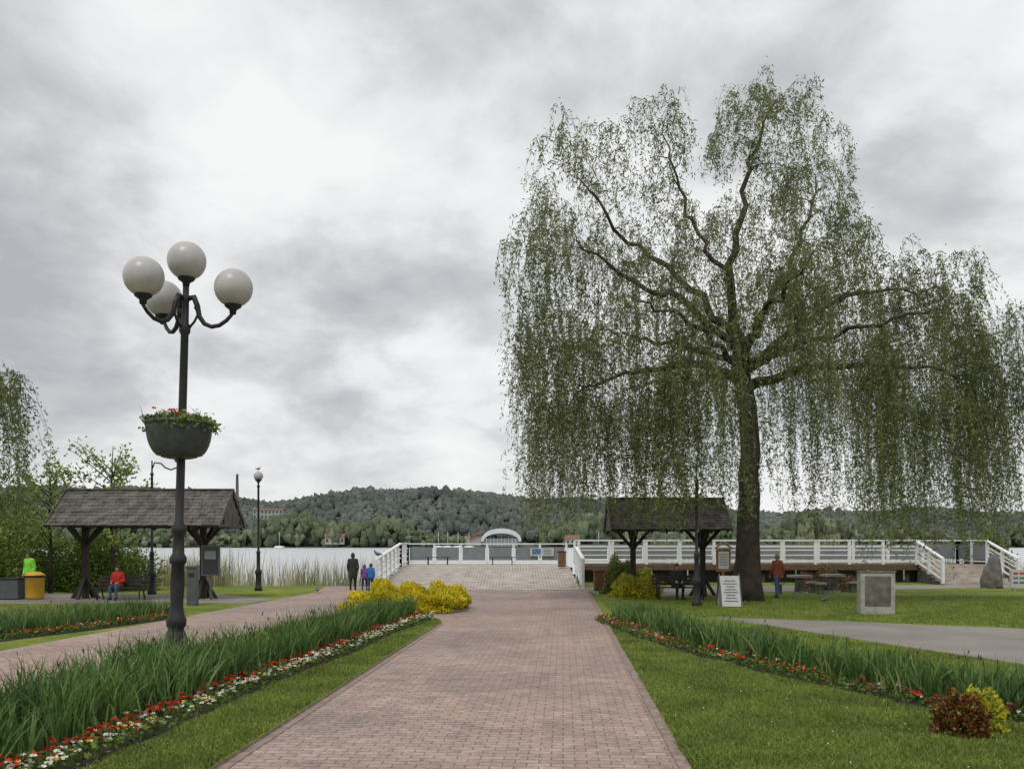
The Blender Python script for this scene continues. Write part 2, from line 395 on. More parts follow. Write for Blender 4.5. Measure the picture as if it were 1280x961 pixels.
def lawn(name,poly,z0,dens,h):
    Q=scatter(poly,dens)
    keep=rng.uniform(0,1,len(Q))<np.clip(9.5/np.maximum(Q[:,1],1)-.12,.12,1); Q=Q[keep]
    n=len(Q); H=rng.uniform(.5,1.2,n)*h*(.85+.35*np.sin(Q[:,0]*2.1+Q[:,1]*1.3)*np.sin(Q[:,1]*3.1)); a=rng.uniform(0,6.28,n); W=rng.uniform(.004,.008,n)*1.3
    s=np.stack([np.cos(a),np.sin(a),np.zeros(n)],1); B=np.c_[Q,np.full(n,z0)]
    T=B.copy(); T[:,:2]+=rng.normal(0,.6,(n,2))*H[:,None]; T[:,2]+=H
    V=np.stack([B-s*W[:,None],B+s*W[:,None],T],1).reshape(-1,3)
    return mesh_np(name,V,np.arange(n*3).reshape(n,3),grassleaf)
rg=[(xR(y)+.1,y) for y in np.linspace(5,24,10)]+[tuple(p) for p in (PR+np.array([-.25,0]))]
lawn('lawn_grass',rg,0,5200,.055)
lg=[(xL(y)-.02,y) for y in np.linspace(5,22.4,10)]+[tuple(p+np.array([.3,0])) for p in PF[::-1] if p[1]>5]
lawn('lawn_grass',lg,.045,5200,.05)
lawn('lawn_grass',[(8.0,10),(6.6,13),(5.2,17),(4.4,20),(6.2,21.8),(7.5,17.4),(8.8,13.5),(12.3,7.6)],0,2500,.05)
lawn('lawn_grass',[(2.9,25),(8.3,23.1),(14,20),(22,20),(22,34),(9,34),(3.1,31)],0,1500,.07)
Q=scatter(rg,2.2); C=np.c_[Q,np.full(len(Q),.045)]; V,F=leafquads(C,rng.normal(size=C.shape)*np.array([1,1,.2]),np.full(len(Q),.02),np.full(len(Q),.02)); mesh_np('daisies',V,F,pet_white)
Q=scatter([(-3.5,4),(1.2,4),(3,34),(-1.2,34)],3.0); C=np.c_[Q,np.full(len(Q),.008)]; V,F=leafquads(C,rng.normal(size=C.shape)*np.array([1,1,.03]),rng.uniform(.02,.06,len(Q)),rng.uniform(.008,.02,len(Q))); mesh_np('fallen_leaves',V,F,[reedleaf])

# ------------------------------------------------------------------ shrubs
def shrub(name,c,r,n,mats,leaf=.06,probs=None,inner=.55):
    mb=MB(loc=c)
    d=rng.normal(size=(n,3)); d/=np.linalg.norm(d,axis=1,keepdims=True); d[:,2]=abs(d[:,2])
    rad=rng.uniform(inner,1,n)**.5
    P=d*rad[:,None]*np.array(r)
    nz=1+.16*np.sin(d[:,0]*7+c[0])+.14*np.sin(d[:,1]*8+2)+.12*np.sin(d[:,2]*9+d[:,0]*5)
    P*=nz[:,None]
    D=d+rng.normal(0,.6,(n,3)); V,F=leafquads(P,D,rng.uniform(.7,1.3,n)*leaf,rng.uniform(.5,.8,n)*leaf)
    mi=rng.choice(len(mats),n,p=probs)
    ob=mesh_np(name,V,F,mats,mi,loc=c)
    for k in range(14):
        a=rng.uniform(0,6.28); q=rng.uniform(.2,.8); e=Vector((math.cos(a)*q*r[0],math.sin(a)*q*r[1],r[2]*.85*(1-q*.5)))
        mb.tube([(0,0,-.02),tuple(e*.5+Vector((0,0,.04))),tuple(e)],[.02*r[2]+.004,.012*r[2]+.003,.004],M['bark'],5)
    w=mb.build('stems'); w.location=(0,0,0); w.parent=ob
    return ob
shrub('yellow_shrub',(-2.7,26.3,.05),(1.25,1.0,.62),17000,[yellowleaf,limeleaf],.08,[.93,.07])
shrub('yellow_shrub',(-3.85,27.2,.05),(1.1,1.1,.66),15000,[yellowleaf,limeleaf],.08,[.93,.07])
shrub('yellow_shrub',(-2.1,27.6,.05),(.8,.8,.64),8000,[yellowleaf,limeleaf],.08,[.9,.1])
shrub('barberry_shrub',(4.72,9.25,0),(.27,.27,.40),3800,[redleaf,limeleaf],.045,[.8,.2])
shrub('green_shrub',(5.05,9.5,0),(.24,.24,.40),3200,[limeleaf,yellowleaf],.045,[.6,.4])
shrub('yellow_shrub',(4.6,33.0,0),(1.0,.8,.75),6000,[yellowleaf,limeleaf],.08,[.6,.4])
shrub('green_shrub',(4.3,35,0),(.7,.7,1.3),6000,[greenleaf,limeleaf],.08,[.7,.3])
shrub('barberry_shrub',(4.5,36.5,0),(.8,.7,1.25),5000,[redleaf,pet_pink],.08,[.8,.2])
shrub('yellow_shrub',(5.3,37,0),(1.0,.8,.9),5000,[yellowleaf,limeleaf],.08,[.4,.6])
shrub('green_shrub',(-20.8,33.5,0),(2.0,2.0,3.0),15000,[greenleaf,limeleaf],.13,[.35,.65],.2)
shrub('green_shrub',(-18.2,38.5,0),(2.4,2.0,2.7),15000,[greenleaf,limeleaf],.13,[.6,.4],.2)
shrub('green_shrub',(-22.5,38,0),(2.4,2.4,4.0),17000,[limeleaf,greenleaf],.14,[.7,.3],.2)
shrub('green_shrub',(26.0,48,0),(1.2,1.3,2.4),8000,[greenleaf,limeleaf],.13,[.7,.3],.2)
shrub('pink_flower_shrub',(13.6,38.0,0),(1.1,.8,.9),5000,[greenleaf,pet_pink],.08,[.6,.4])
def reeds(name,poly,dens,h,zb):
    Q=scatter(poly,dens); pn=np.sin(Q[:,0]*1.1)+np.sin(Q[:,1]*1.7+Q[:,0]*.6); Q=Q[(pn+rng.normal(0,.6,len(pn)))>-.7]
    z=hfun(Q[:,0],Q[:,1]); H=h*rng.uniform(.6,1.15,len(Q))*(1+.15*np.sin(Q[:,0]*.8))
    V,F=blades(np.c_[Q,z],H,rng.uniform(.012,.03,len(Q)),rng.normal(.03,.13,(len(Q),2)))
    return mesh_np(name,V,F,reedleaf)
reeds('reeds',[(-34,41),(-9.6,43),(-6.8,44),(-7.2,50),(-12,50),(-34,50)],55,1.9,0)
reeds('reeds',[(-34,39),(-14,41.5),(-14,44),(-34,44)],60,1.6,0)
reeds('reeds',[(8,50),(26,50),(26,58),(8,58)],36,2.6,0)
reeds('reeds',[(25,44),(27,43),(27,50),(25,50)],40,1.2,0)

# ------------------------------------------------------------------ willow
def bez(p0,p1,p2,p3,n):
    t=np.linspace(0,1,n)[:,None]
    return (1-t)**3*p0+3*(1-t)**2*t*p1+3*(1-t)*t*t*p2+t**3*p3
def willow_tree(name,loc,trunk,limbs,clusters,gap=True,sdens=1.0,zmin=2.1,sc=1.0,lsc=None,mult=1.0):
    lsc=lsc or sc
    root=bpy.data.objects.new(name,None); COL.objects.link(root); root.location=loc
    mb=MB(); NP=[];NR=[]
    def addlimb(pts,n=10,side=10,jit=.05,rs=1.0):
        pts=np.array(pts,float); P=pts[:,:3]; d=np.r_[0,np.cumsum(np.linalg.norm(np.diff(P,axis=0),axis=1))]
        s=np.linspace(0,d[-1],n); Q=np.stack([np.interp(s,d,pts[:,k]) for k in range(4)],1)
        for _ in range(2): Q[1:-1]=(Q[:-2]+2*Q[1:-1]+Q[2:])/4
        Q[1:-1,:3]+=rng.normal(0,jit,(n-2,3)); Q[:,3]*=rs
        mb.tube([tuple(q[:3]) for q in Q],[q[3] for q in Q],M['bark'],side); return Q
    T=addlimb(trunk,14,16,.04)
    for q in T:
        if q[2]>7.2*sc: NP.append(q[:3]);NR.append(q[3])
    for l in limbs:
        Q=addlimb(l,16,8,.10*sc,.76)
        for q in Q[2:]: NP.append(q[:3]);NR.append(q[3])
    tips=[]
    for (x,y,z,rx,ry,rz,n) in clusters:
        n=int(n*mult)
        d=rng.normal(size=(n,3)); d/=np.linalg.norm(d,axis=1,keepdims=True)
        tips.append(np.array([x,y,z])+d*(rng.uniform(.1,1.1,(n,1))**.45)*np.array([rx,ry,rz]))
    tips=np.concatenate(tips); NP=np.array(NP);NR=np.array(NR)
    dd=np.array([np.min(np.linalg.norm(NP-t,axis=1)) for t in tips]); order=np.argsort(dd)
    SP=[];SD=[];
    for i in order:
        tp=tips[i]; dv=tp-NP; di=np.linalg.norm(dv,axis=1); cost=di+np.clip(-dv[:,2]+.2,0,9)*.9
        j=int(np.argmin(cost)); p0=NP[j]; d=di[j]
        if d<.15: continue
        u=(tp-p0)/d; up=np.array([0,0,1.])
        out=np.array([tp[0],tp[1],0]); out/=np.linalg.norm(out)+1e-6
        side=rng.normal(0,.16,3)*d
        B=bez(p0,p0+u*.3*d+up*.16*d+side,tp-u*.3*d+up*.10*d-side*.5,tp,8)
        r0=min(NR[j]*.7,.013+.012*d); R=np.linspace(r0,.007,8)
        mb.tube([tuple(b) for b in B],list(R),M['bark'],5)
        NP=np.concatenate([NP,B[2:]]);NR=np.concatenate([NR,R[2:]])
        k=int((4+d*3.0)*sdens)
        ts=rng.uniform(.1,1,k)**.7
        for tt in ts:
            q=tt*7; a=min(int(q),6); p=B[a]*(1-(q-a))+B[a+1]*(q-a); SP.append(p)
            an=rng.uniform(0,6.28); SD.append(u*.7+out*.35+np.array([math.cos(an),math.sin(an),0])*.9)
    SP=np.array(SP);SD=np.array(SD);N=len(SP)
    zr=SP[:,2]
    low=zmin+.9*np.abs(np.sin(SP[:,0]*.9+.5))+rng.uniform(0,.9,N)
    if gap:
        low=np.where((np.abs(SP[:,0]-.2)<.9)&(SP[:,1]<1),low+1.8,low)
        low=np.where((SP[:,0]>1.5)&(SP[:,0]<9),low-.5,low)
        low=np.where((SP[:,0]>-5.3)&(SP[:,0]<.6)&(SP[:,1]>.6)&(SP[:,1]<5),np.maximum(low,4.1),low)
    full=np.maximum(zr-low,.3)*np.where(rng.uniform(0,1,N)<.6,rng.uniform(.86,1.0,N),rng.uniform(.4,.85,N))
    full=np.where(full>8.6,8.6*rng.uniform(.6,1,N),full)
    r=rng.uniform(0,1,N)
    L=np.where(zr>14*sc,rng.uniform(.3,1.6,N),np.where(zr>11.3*sc,np.where(r<.74,rng.uniform(.4,2.4,N),rng.uniform(2.6,6.5,N)),np.where(r<.46,rng.uniform(.5,2.2,N),full/lsc)))*lsc
    L=np.clip(np.minimum(L,zr-low),.25,None)
    h=rng.uniform(.25,1.0,N)*np.clip(L/1.6,.4,1)
    SD[:,2]*=.3; SD/=np.linalg.norm(SD,axis=1,keepdims=True)
    ph=rng.uniform(0,6.28,(N,2))
    def pos(idx,s):
        p=SP[idx].copy(); D=SD[idx]
        e=(1-np.exp(-3.2*s))*h[idx]
        p+=D*e[:,None]; p[:,2]+=.3*h[idx]*np.sin(np.clip(s*3,0,1)*math.pi)-L[idx]*s**1.15
        p[:,0]+=.09*np.sin(ph[idx,0]+s*5)*s*np.minimum(L[idx],2)+.05*s*L[idx]; p[:,1]+=.09*np.sin(ph[idx,1]+s*4)*s*np.minimum(L[idx],2)
        return p
    K=6; ids=np.arange(N); V=np.zeros((N,K,3,3))
    for k in range(K):
        p=pos(ids,np.full(N,k/(K-1))); r=.007*(1-.7*k/(K-1))
        for a in range(3):
            q=p.copy(); q[:,0]+=r*math.cos(a*2.094); q[:,1]+=r*math.sin(a*2.094); V[:,k,a]=q
    base=(np.arange(N)*K*3)[:,None,None,None]; kk=(np.arange(K-1)*3)[None,:,None,None]
    q=np.array([[0,1,4,3],[1,2,5,4],[2,0,3,5]])[None,None]
    Ft=(base+kk+q).reshape(-1,4); mesh_np('hanging_twigs',V.reshape(-1,3),Ft,M['twig'],parent=root)
    vig=.80+.5*np.sin(SP[:,0]*.9+1)*np.sin(zr*.8+SP[:,1]*.5); vig=np.clip(vig,.42,1.3)
    nl=np.maximum(5,(L/.042*vig).astype(int)); idx=np.repeat(ids,nl); s=rng.uniform(.02,1,len(idx))
    C=pos(idx,s); D=rng.normal(0,.8,(len(idx),3)); D[:,2]-=.8
    tuft=np.sin(s*L[idx]*5+ph[idx,0]*3); off=np.clip(tuft,0,1)[:,None]*rng.normal(0,.12,(len(idx),3)); C+=off+rng.normal(0,.03,C.shape)
    V,F=leafquads(C,D,rng.uniform(.11,.20,len(idx)),rng.uniform(.028,.050,len(idx)))
    mesh_np('leaves',V,F,willow,parent=root)
    mb.build('trunk_and_limbs',parent=root)
    print(name,'strands',N,'leaves',len(idx))
    return root
trunk=[(0,0,-.1,.68),(0,0,.25,.52),(.03,0,1.0,.43),(.1,0,3.2,.38),(.15,0,5.5,.34),(.02,0,7.4,.33),(-.15,0,8.6,.30),(-.45,0,9.8,.20)]
limbs=[
 [(-.05,0,7.7,.24),(-1.5,-.4,8.45,.19),(-3.0,-.8,8.15,.14),(-4.6,-1.2,7.9,.09),(-6.2,-1.4,7.1,.04)],
 [(.05,0,7.6,.26),(1.6,.3,8.15,.2),(3.6,.2,8.35,.15),(5.8,-.4,8.2,.09),(7.8,-.6,7.7,.04)],
 [(-.3,0,9.2,.22),(-1.6,.5,11.0,.17),(-3.0,.8,12.3,.12),(-4.9,.6,13.8,.08),(-6,.4,15.3,.03)],
 [(-.45,0,9.7,.24),(-.9,-.3,11.5,.19),(-.2,-.5,13.5,.14),(.0,-.3,15.5,.09),(.9,0,17.6,.03)],
 [(-.1,0,8.7,.22),(.9,.6,10.6,.17),(1.7,1.2,12,.12),(2.7,1.4,13.8,.08),(2.9,1.2,15.6,.03)],
 [(0,0,8.4,.2),(1.5,-.5,9.5,.15),(3.4,-.4,10.9,.10),(5.3,-.3,11.0,.06),(7.0,-.2,11.0,.025)],
 [(-.3,0,8.9,.2),(-2,-.9,10.2,.16),(-4.2,-1.6,11.0,.1),(-6.2,-1.9,12.2,.04)],
 [(0,0,8.4,.18),(.2,1.8,9.8,.14),(0,3.8,11,.09),(-.4,5.4,11.6,.03)],
 [(0,0,8.2,.18),(-.2,-1.8,9.4,.14),(.2,-3.6,10.2,.09),(.3,-5.2,10.2,.03)],
 [(.1,0,8.3,.17),(2.5,2.5,9.5,.11),(5,4,10.3,.03)],
 [(-.2,0,8.5,.17),(-2.5,2.5,9.8,.11),(-4.8,4,10.6,.03)],
 [(-.1,0,8.2,.16),(-2.5,-3,9.2,.1),(-4.5,-4.6,9.4,.03)],
 [(.1,0,8.2,.16),(2.4,-3,9,.1),(4.6,-4.6,9.2,.03)],
 [(-.8,-.3,11.3,.13),(-1.8,0,13.2,.09),(-2.6,.2,15.2,.06),(-2.9,.3,17.2,.02)]]
clusters=[(-6.0,.2,15.6,2.0,2.2,2.1,30),(-3.1,0,16.4,2.0,2.3,1.8,28),(.7,0,17.0,2.2,2.2,1.9,36),(2.4,.5,15.0,1.8,2.4,2.2,32),
 (-7.1,0,12.5,1.6,2.8,1.7,24),(-3.6,0,13.0,2.4,3.2,2.0,34),(0,0,13.4,2.2,4.0,1.9,34),(3.4,0,12.2,1.9,3.8,1.8,30),
 (6.3,0,11.2,2.3,3.2,1.3,38),(8.7,-.3,8.9,1.5,2.8,1.4,30),(-6.7,-.3,9.4,1.7,3.3,1.5,32),(-3.6,-.5,10.0,2.4,4.6,1.4,30),
 (4.5,0,9.0,2.2,4.6,1.2,26),(0,-4.2,10,3,1.3,1.3,16),(0,4.5,10.5,3,1.3,1.6,14),(8.2,0,7.0,2.0,2.6,.9,22),(.6,0,11.0,2.0,2.6,1.2,18),
 (2.8,-2.8,7.8,1.8,2.0,.8,16),(-2.6,-2.8,7.6,1.8,1.8,.8,24),(-6.5,0,7.0,1.5,2.5,.8,26),(-4.6,-1.5,6.4,1.8,1.8,.6,24),(6.0,-1.5,6.8,1.8,1.8,.6,16)]
willow_tree('willow_tree',(8.35,31.4,0),trunk,limbs,clusters,mult=1.55,sdens=.9,zmin=1.55)
tr2=[(0,0,-.1,.5),(0,0,1,.36),(.1,0,3,.3),(.2,.1,4.6,.24)]
lb2=[[(.1,0,4.2,.16),(1.5,-.3,5.8,.1),(3.0,-.4,6.8,.04)],[(.1,0,4.3,.16),(-1.6,.4,6.2,.1),(-3,.5,7,.04)],[(.1,0,4.2,.15),(.3,-1.6,6,.1),(.5,-3,6.8,.04)],[(.1,0,4.4,.15),(.2,1.8,6.4,.1),(.2,3,7.2,.04)]]
cl2=[(2.6,-.2,6.6,1.2,2.0,1.1,44),(0,0,7.7,2.4,2.4,1,26),(-3,0,6.6,1.4,2.0,1,10),(0,-3,6.8,2,1,1,14)]
willow_tree('willow_tree',(-18.0,25.0,0),tr2,lb2,cl2,gap=False,zmin=1.4,sc=.62,lsc=.85)

def young_tree(name,loc,h,spread,n,lm,leafs=.1,density=40):
    root=bpy.data.objects.new(name,None); COL.objects.link(root); root.location=loc
    mb=MB(); mb.tube([(0,0,-.1),(.05,0,h*.3),(-.05,.05,h*.6),(.05,0,h*.95)],[.1*h/6,.075*h/6,.05*h/6,.012],M['bark'],8)
    C=[]
    for i in range(n):
        z0=h*rng.uniform(.25,.85); a=rng.uniform(0,6.28); L=spread*rng.uniform(.6,1.1)*(1.15-z0/h*.7)
        e=np.array([math.cos(a)*L,math.sin(a)*L,z0+L*rng.uniform(.4,.9)]); s=np.array([0,0,z0])
        B=bez(s,s+(e-s)*.3,s+(e-s)*.7+np.array([0,0,.15]),e,6)
        mb.tube([tuple(b) for b in B],list(np.linspace(.03,.006,6)),M['bark'],5)
        for k in range(density):
            tt=rng.uniform(.25,1); q=tt*5; j=min(int(q),4); C.append(B[j]*(1-(q-j))+B[j+1]*(q-j)+rng.normal(0,.16,3))
    C=np.array(C); D=rng.normal(size=C.shape); V,F=leafquads(C,D,rng.uniform(.7,1.3,len(C))*leafs,rng.uniform(.5,.8,len(C))*leafs)
    mesh_np('leaves',V,F,lm,parent=root); mb.build('trunk_and_branches',parent=root)
young_tree('young_tree',(-16.6,36.5,0),6.4,2.6,30,limeleaf,.15,50)
young_tree('young_tree',(-18.9,36,0),5.4,2.2,28,limeleaf,.15,60)
young_tree('young_tree',(-21.5,35,0),5.6,2.4,30,greenleaf,.15,90)

# ------------------------------------------------------------------ distant forest
import bmesh
tmpl=[]
for k in range(6):
    bm=bmesh.new(); bmesh.ops.create_icosphere(bm,subdivisions=2,radius=1)
    bm.verts.index_update()
    A=np.array([v.co[:] for v in bm.verts]); Fi=np.array([[v.index for v in f.verts] for f in bm.faces]); bm.free()
    A=A*(1+.22*np.sin(A[:,[0]]*4+k)+.2*np.sin(A[:,[1]]*5+2*k)+.15*np.sin(A[:,[2]]*6+k)+rng.normal(0,.08,(len(A),1)))
    A[:,2]*=rng.uniform(1.0,1.4); tmpl.append(A)
def forest(name,P,S,m):
    V=[];nv=len(tmpl[0]);
    for i,(p,s) in enumerate(zip(P,S)):
        A=tmpl[i%6]; a=rng.uniform(0,6.28); ca,sa=math.cos(a),math.sin(a)
        B=np.stack([A[:,0]*ca-A[:,1]*sa,A[:,0]*sa+A[:,1]*ca,A[:,2]],1)*s+p; V.append(B)
    V=np.concatenate(V); F=(Fi[None]+(np.arange(len(P))*nv)[:,None,None]).reshape(-1,3)
    return mesh_np(name,V,F,m,smooth=True)
n=11000; px=rng.uniform(-700,740,n); py=690+rng.uniform(0,1,n)**.85*270
pz=hfun(px,py); s=rng.uniform(1.9,4.2,n)
forest('distant_forest',np.stack([px,py,pz+s*1.1+rng.uniform(0,2.5,n)],1),s,farleaf2)
n=5200; px=rng.uniform(-560,640,n); yf=655+25*np.sin(px/120)+12*np.sin(px/37)
big=(.6+.5*np.sin(px/31)+.35*np.sin(px/13+2))
ok=~((px>-34)&(px<24)); px=px[ok];yf=yf[ok];big=np.clip(big[ok],.1,2); n=len(px)
py=yf+rng.uniform(4,45,n); s=np.clip(rng.uniform(1.5,3.4,n)*np.clip(big+.4,.6,1.5),1.2,4.8)
forest('shore_trees',np.stack([px,py,hfun(px,py)+s*.6+rng.uniform(0,1,n)*(4+10*big)],1),s,farleaf)

# far buildings
mb=MB(loc=(-8,655,0.8))
n=24; vs=[];fs=[]
for i in range(n+1):
    a=math.pi*i/n
    vs+=[(15*math.cos(a),-2,3.5+9.5*math.sin(a)**.9),(15*math.cos(a),.5,3.5+9.5*math.sin(a)**.9+.1),(13*math.cos(a),-1.8,3.2+6.3*math.sin(a)**.9),(13*math.cos(a),22,3+8*math.sin(a))]
for i in range(n):
    q=i*4; fs+=[(q,q+2,q+6,q+4),(q,q+4,q+5,q+1),(q+1,q+5,q+7,q+3)]
mb.add(vs,fs,M['offwhite'],False)
mb.box((0,6,2.5),(25,14,6),M['greypanel']); 
for i in range(-4,5): mb.box((i*2.7,-1.2,3.0),(.3,.35,6),M['offwhite'])
mb.box((-19,2,8.5),(12,9,2.0),M['tile'],(0,-.35,0)); mb.box((-21,3,3.8),(12,8,7),M['plaster'])
mb.build('amphitheatre_canopy')
def house(name,loc,w,d,h,roofh,rz=0,wm='plaster',rows=1):
    mb=MB(loc=loc,rz=rz); mb.box((0,0,h/2),(w,d,h),M[wm])
    vs=[(-w/2-.4,-d/2-.5,h),(w/2+.4,-d/2-.5,h),(w/2+.4,d/2+.5,h),(-w/2-.4,d/2+.5,h),(-w/2-.4,0,h+roofh),(w/2+.4,0,h+roofh)]
    mb.add(vs,[(0,1,5,4),(2,3,4,5),(1,2,5),(3,0,4),(3,2,1,0)],M['tile'])
    k=max(2,int(w/3))
    for r in range(rows):
        for i in range(k): mb.box((-w/2+(i+.5)*w/k,-d/2-.02,(r+.55)*h/rows),(w/k*.45,.12,h/rows*.45),M['glassdark'])
    mb.build(name)
house('house',(-60,664,2),12,9,4,3); house('house',(45,660,2),10,9,4,3); house('house',(-130,645,2),14,9,5,3,.2)
house('hotel_building',(-212,770,float(hfun(np.array(-212.),np.array(770.)))+6),26,12,8,1.5,0,'plaster',2)
mb=MB(loc=(-281,900,40)); mb.lathe([(2.0,0),(1.2,33),(1.35,33),(1.35,34),(0,34)],(0,0,0),M['concrete'],12); mb.build('factory_chimney')
for i,(x,y) in enumerate([(-45,616),(-38,620),(-30,614),(-52,622),(-160,605),(60,610)]):
    mb=MB(loc=(x,y,-.42)); mb.tube([(-3.5,0,.5),(-2,0,.4),(1,0,.4),(3.6,0,.8)],[.5,.9,1.0,.15],M['white'],8)
    mb.tube([(0,0,.5),(0,0,11)],.12,M['white'],5); mb.tube([(0,0,1.8),(-3,0,1.7)],.12,M['greymetal'],5); mb.build('sailboat')

# ------------------------------------------------------------------ platform, ramp, terrace
mb=MB()
nb=62
for i in range(nb):
    u0=i/nb; u1=(i+.92)/nb
    segs=[(38.0,.03),(42,.30),(46,.56),(50,.75),(56.2,.76)]
    vs=[];fs=[]; dz=rng.uniform(-.004,.004)
    for (y,z) in segs:
        k=(y-38)/18; a=-5.75-.75*k; b=2.95+.45*k
        a,b=a+(b-a)*u0,a+(b-a)*u1; z+=dz
        vs+=[(a,y,z),(b,y,z),(b,y,z-.05),(a,y,z-.05)]
    for j in range(len(segs)-1):
        q=j*4; fs+=[(q,q+1,q+5,q+4),(q+1,q+2,q+6,q+5),(q+2,q+3,q+7,q+6),(q+3,q,q+4,q+7)]
    fs.append((3,2,1,0)); 
    mb.add(vs,fs,M['greywood'])
mb.box((-1.5,50.3,.55),(9.9,.2,.28),M['darkwood']); mb.box((-1.5,56.1,.5),(9.9,.2,.36),M['darkwood'])
for x in np.linspace(-6.3,3.2,6):
    for y in (46,50.5,56): mb.tube([(x,y,-2.2),(x,y,.45)],.13,M['darkwood'],8)
mb.build('wooden_ramp')
def railing(name,pts,h=1.15,step=1.6,panel=True,mid=True):
    mb=MB(); 
    for (a,b) in zip(pts[:-1],pts[1:]):
        a=Vector(a);b=Vector(b);L=(b-a).length; n=max(1,round(L/step))
        for i in range(n+1):
            p=a.lerp(b,i/n); mb.box((p.x,p.y,p.z+h/2),(.13,.13,h+.06),M['white'])
        up=Vector((0,0,1)); o=(b-a).normalized()*.07
        mb.beam(a+up*(h+.055),b+up*(h+.055),.17,.07,M['white']); mb.beam(a+o+up*.14,b-o+up*.14,.06,.08,M['white'])
        if mid and not panel: mb.beam(a+o+up*(h*.78),b-o+up*(h*.78),.05,.09,M['white'])
        for i in range(n):
            p=a.lerp(b,i/n); q=a.lerp(b,(i+1)/n); d=(q-p).normalized()*.12
            if panel: mb.beam(p+d+up*(h*.53),q-d+up*(h*.53),.02,h*.68,M['greypanel'])
            else:
                for zz in (.4,.62): mb.beam(p+d*.6+up*h*zz,q-d*.6+up*h*zz,.04,.06,M['white'])
    return mb.build(name)
railing('white_railing',[(-6.62,56,.76),(3.46,56,.76)],1.22,1.68)
railing('white_railing',[(-5.9,38.2,.05),(-6.3,49.8,.75),(-6.62,56,.76)],1.25,1.9,False)
railing('white_railing',[(3.08,38.2,.05),(3.35,46,.56)],1.25,1.9,False)
def bench(name,loc,rz,w=1.8,m='darkwood',back=True,legm='black'):
    mb=MB(loc=loc,rz=rz)
    for i in range(4): mb.box((0,-.18+i*.12,.44),(w,.095,.035),M[m])
    if back:
        for i in range(3): mb.box((0,.27+i*.03,.56+i*.13),(w,.03,.10),M[m],(-.2,0,0))
    for sx in (-1,1):
        x=sx*(w/2-.2)
        mb.tube([(x,-.22,0),(x,-.17,.22),(x,-.2,.41)],.028,M[legm],8)
        mb.tube([(x,.3,0),(x,.2,.25),(x,.24,.45)]+([(x,.36,.9)] if back else []),.028,M[legm],8)
        mb.beam((x,-.2,.40),(x,.26,.40),.04,.04,M[legm])
        if back: mb.tube([(x,-.18,.44),(x,-.2,.62),(x,.0,.66),(x,.27,.62)],.02,M[legm],8)
    return mb.build(name)
bench('park_bench',(-4.6,54.6,.76),math.pi,1.6,'darkwood',False); bench('park_bench',(-.6,54.6,.76),math.pi,1.6,'darkwood',False)
mb=MB(loc=(1.9,55.85,1.52)); mb.box((0,0,0),(1.5,.03,.5),M['signwhite']); mb.box((-.35,-.022,.03),(.55,.01,.34),M['signblue']); 
for k in range(4): mb.box((.35,-.022,.14-k*.09),(.5,.01,.03),M['ink'])
mb.build('information_sign')
mb=MB()
for i in range(10): mb.box((14.2,46.15+i*.31,.93),(21.4,.29,.05),M['terracewood'])
mb.box((14.2,46.05,.78),(21.4,.08,.24),M['terracewood'])
for i in range(12):
    x=3.7+i*1.9; mb.tube([(x,46.3,-2),(x,46.3,.7)],.12,M['darkwood'],8); mb.tube([(x,49,-2),(x,49,.7)],.12,M['darkwood'],8)
    mb.box((x+.9,46.5,.35),(1.7,.04,.6),M['darkwood'])
mb.build('lakeside_terrace')
railing('white_railing',[(3.5,46.1,.96),(21.2,46.1,.96)],1.2,1.75,False)
railing('white_railing',[(3.5,49.2,.96),(24.9,49.2,.96),(24.9,46.1,.96)],1.2,1.9,True)
mb=MB(loc=(22.95,43.2,0))
for i in range(6): mb.box((0,.25+i*.5,.08+i*.16),(3.4,.5,.155),M['greywood']); mb.box((0,.25+i*.5+.02,(.08+i*.16)/2-.03),(3.36,.46,max(.02,i*.16)),M['concdark'])
mb.build('terrace_steps')
railing('white_railing',[(24.85,43.2,.1),(24.85,46,.96)],1.15,1.4,False)
railing('white_railing',[(21.15,43.2,.1),(21.15,46,.96)],1.15,1.4,False)

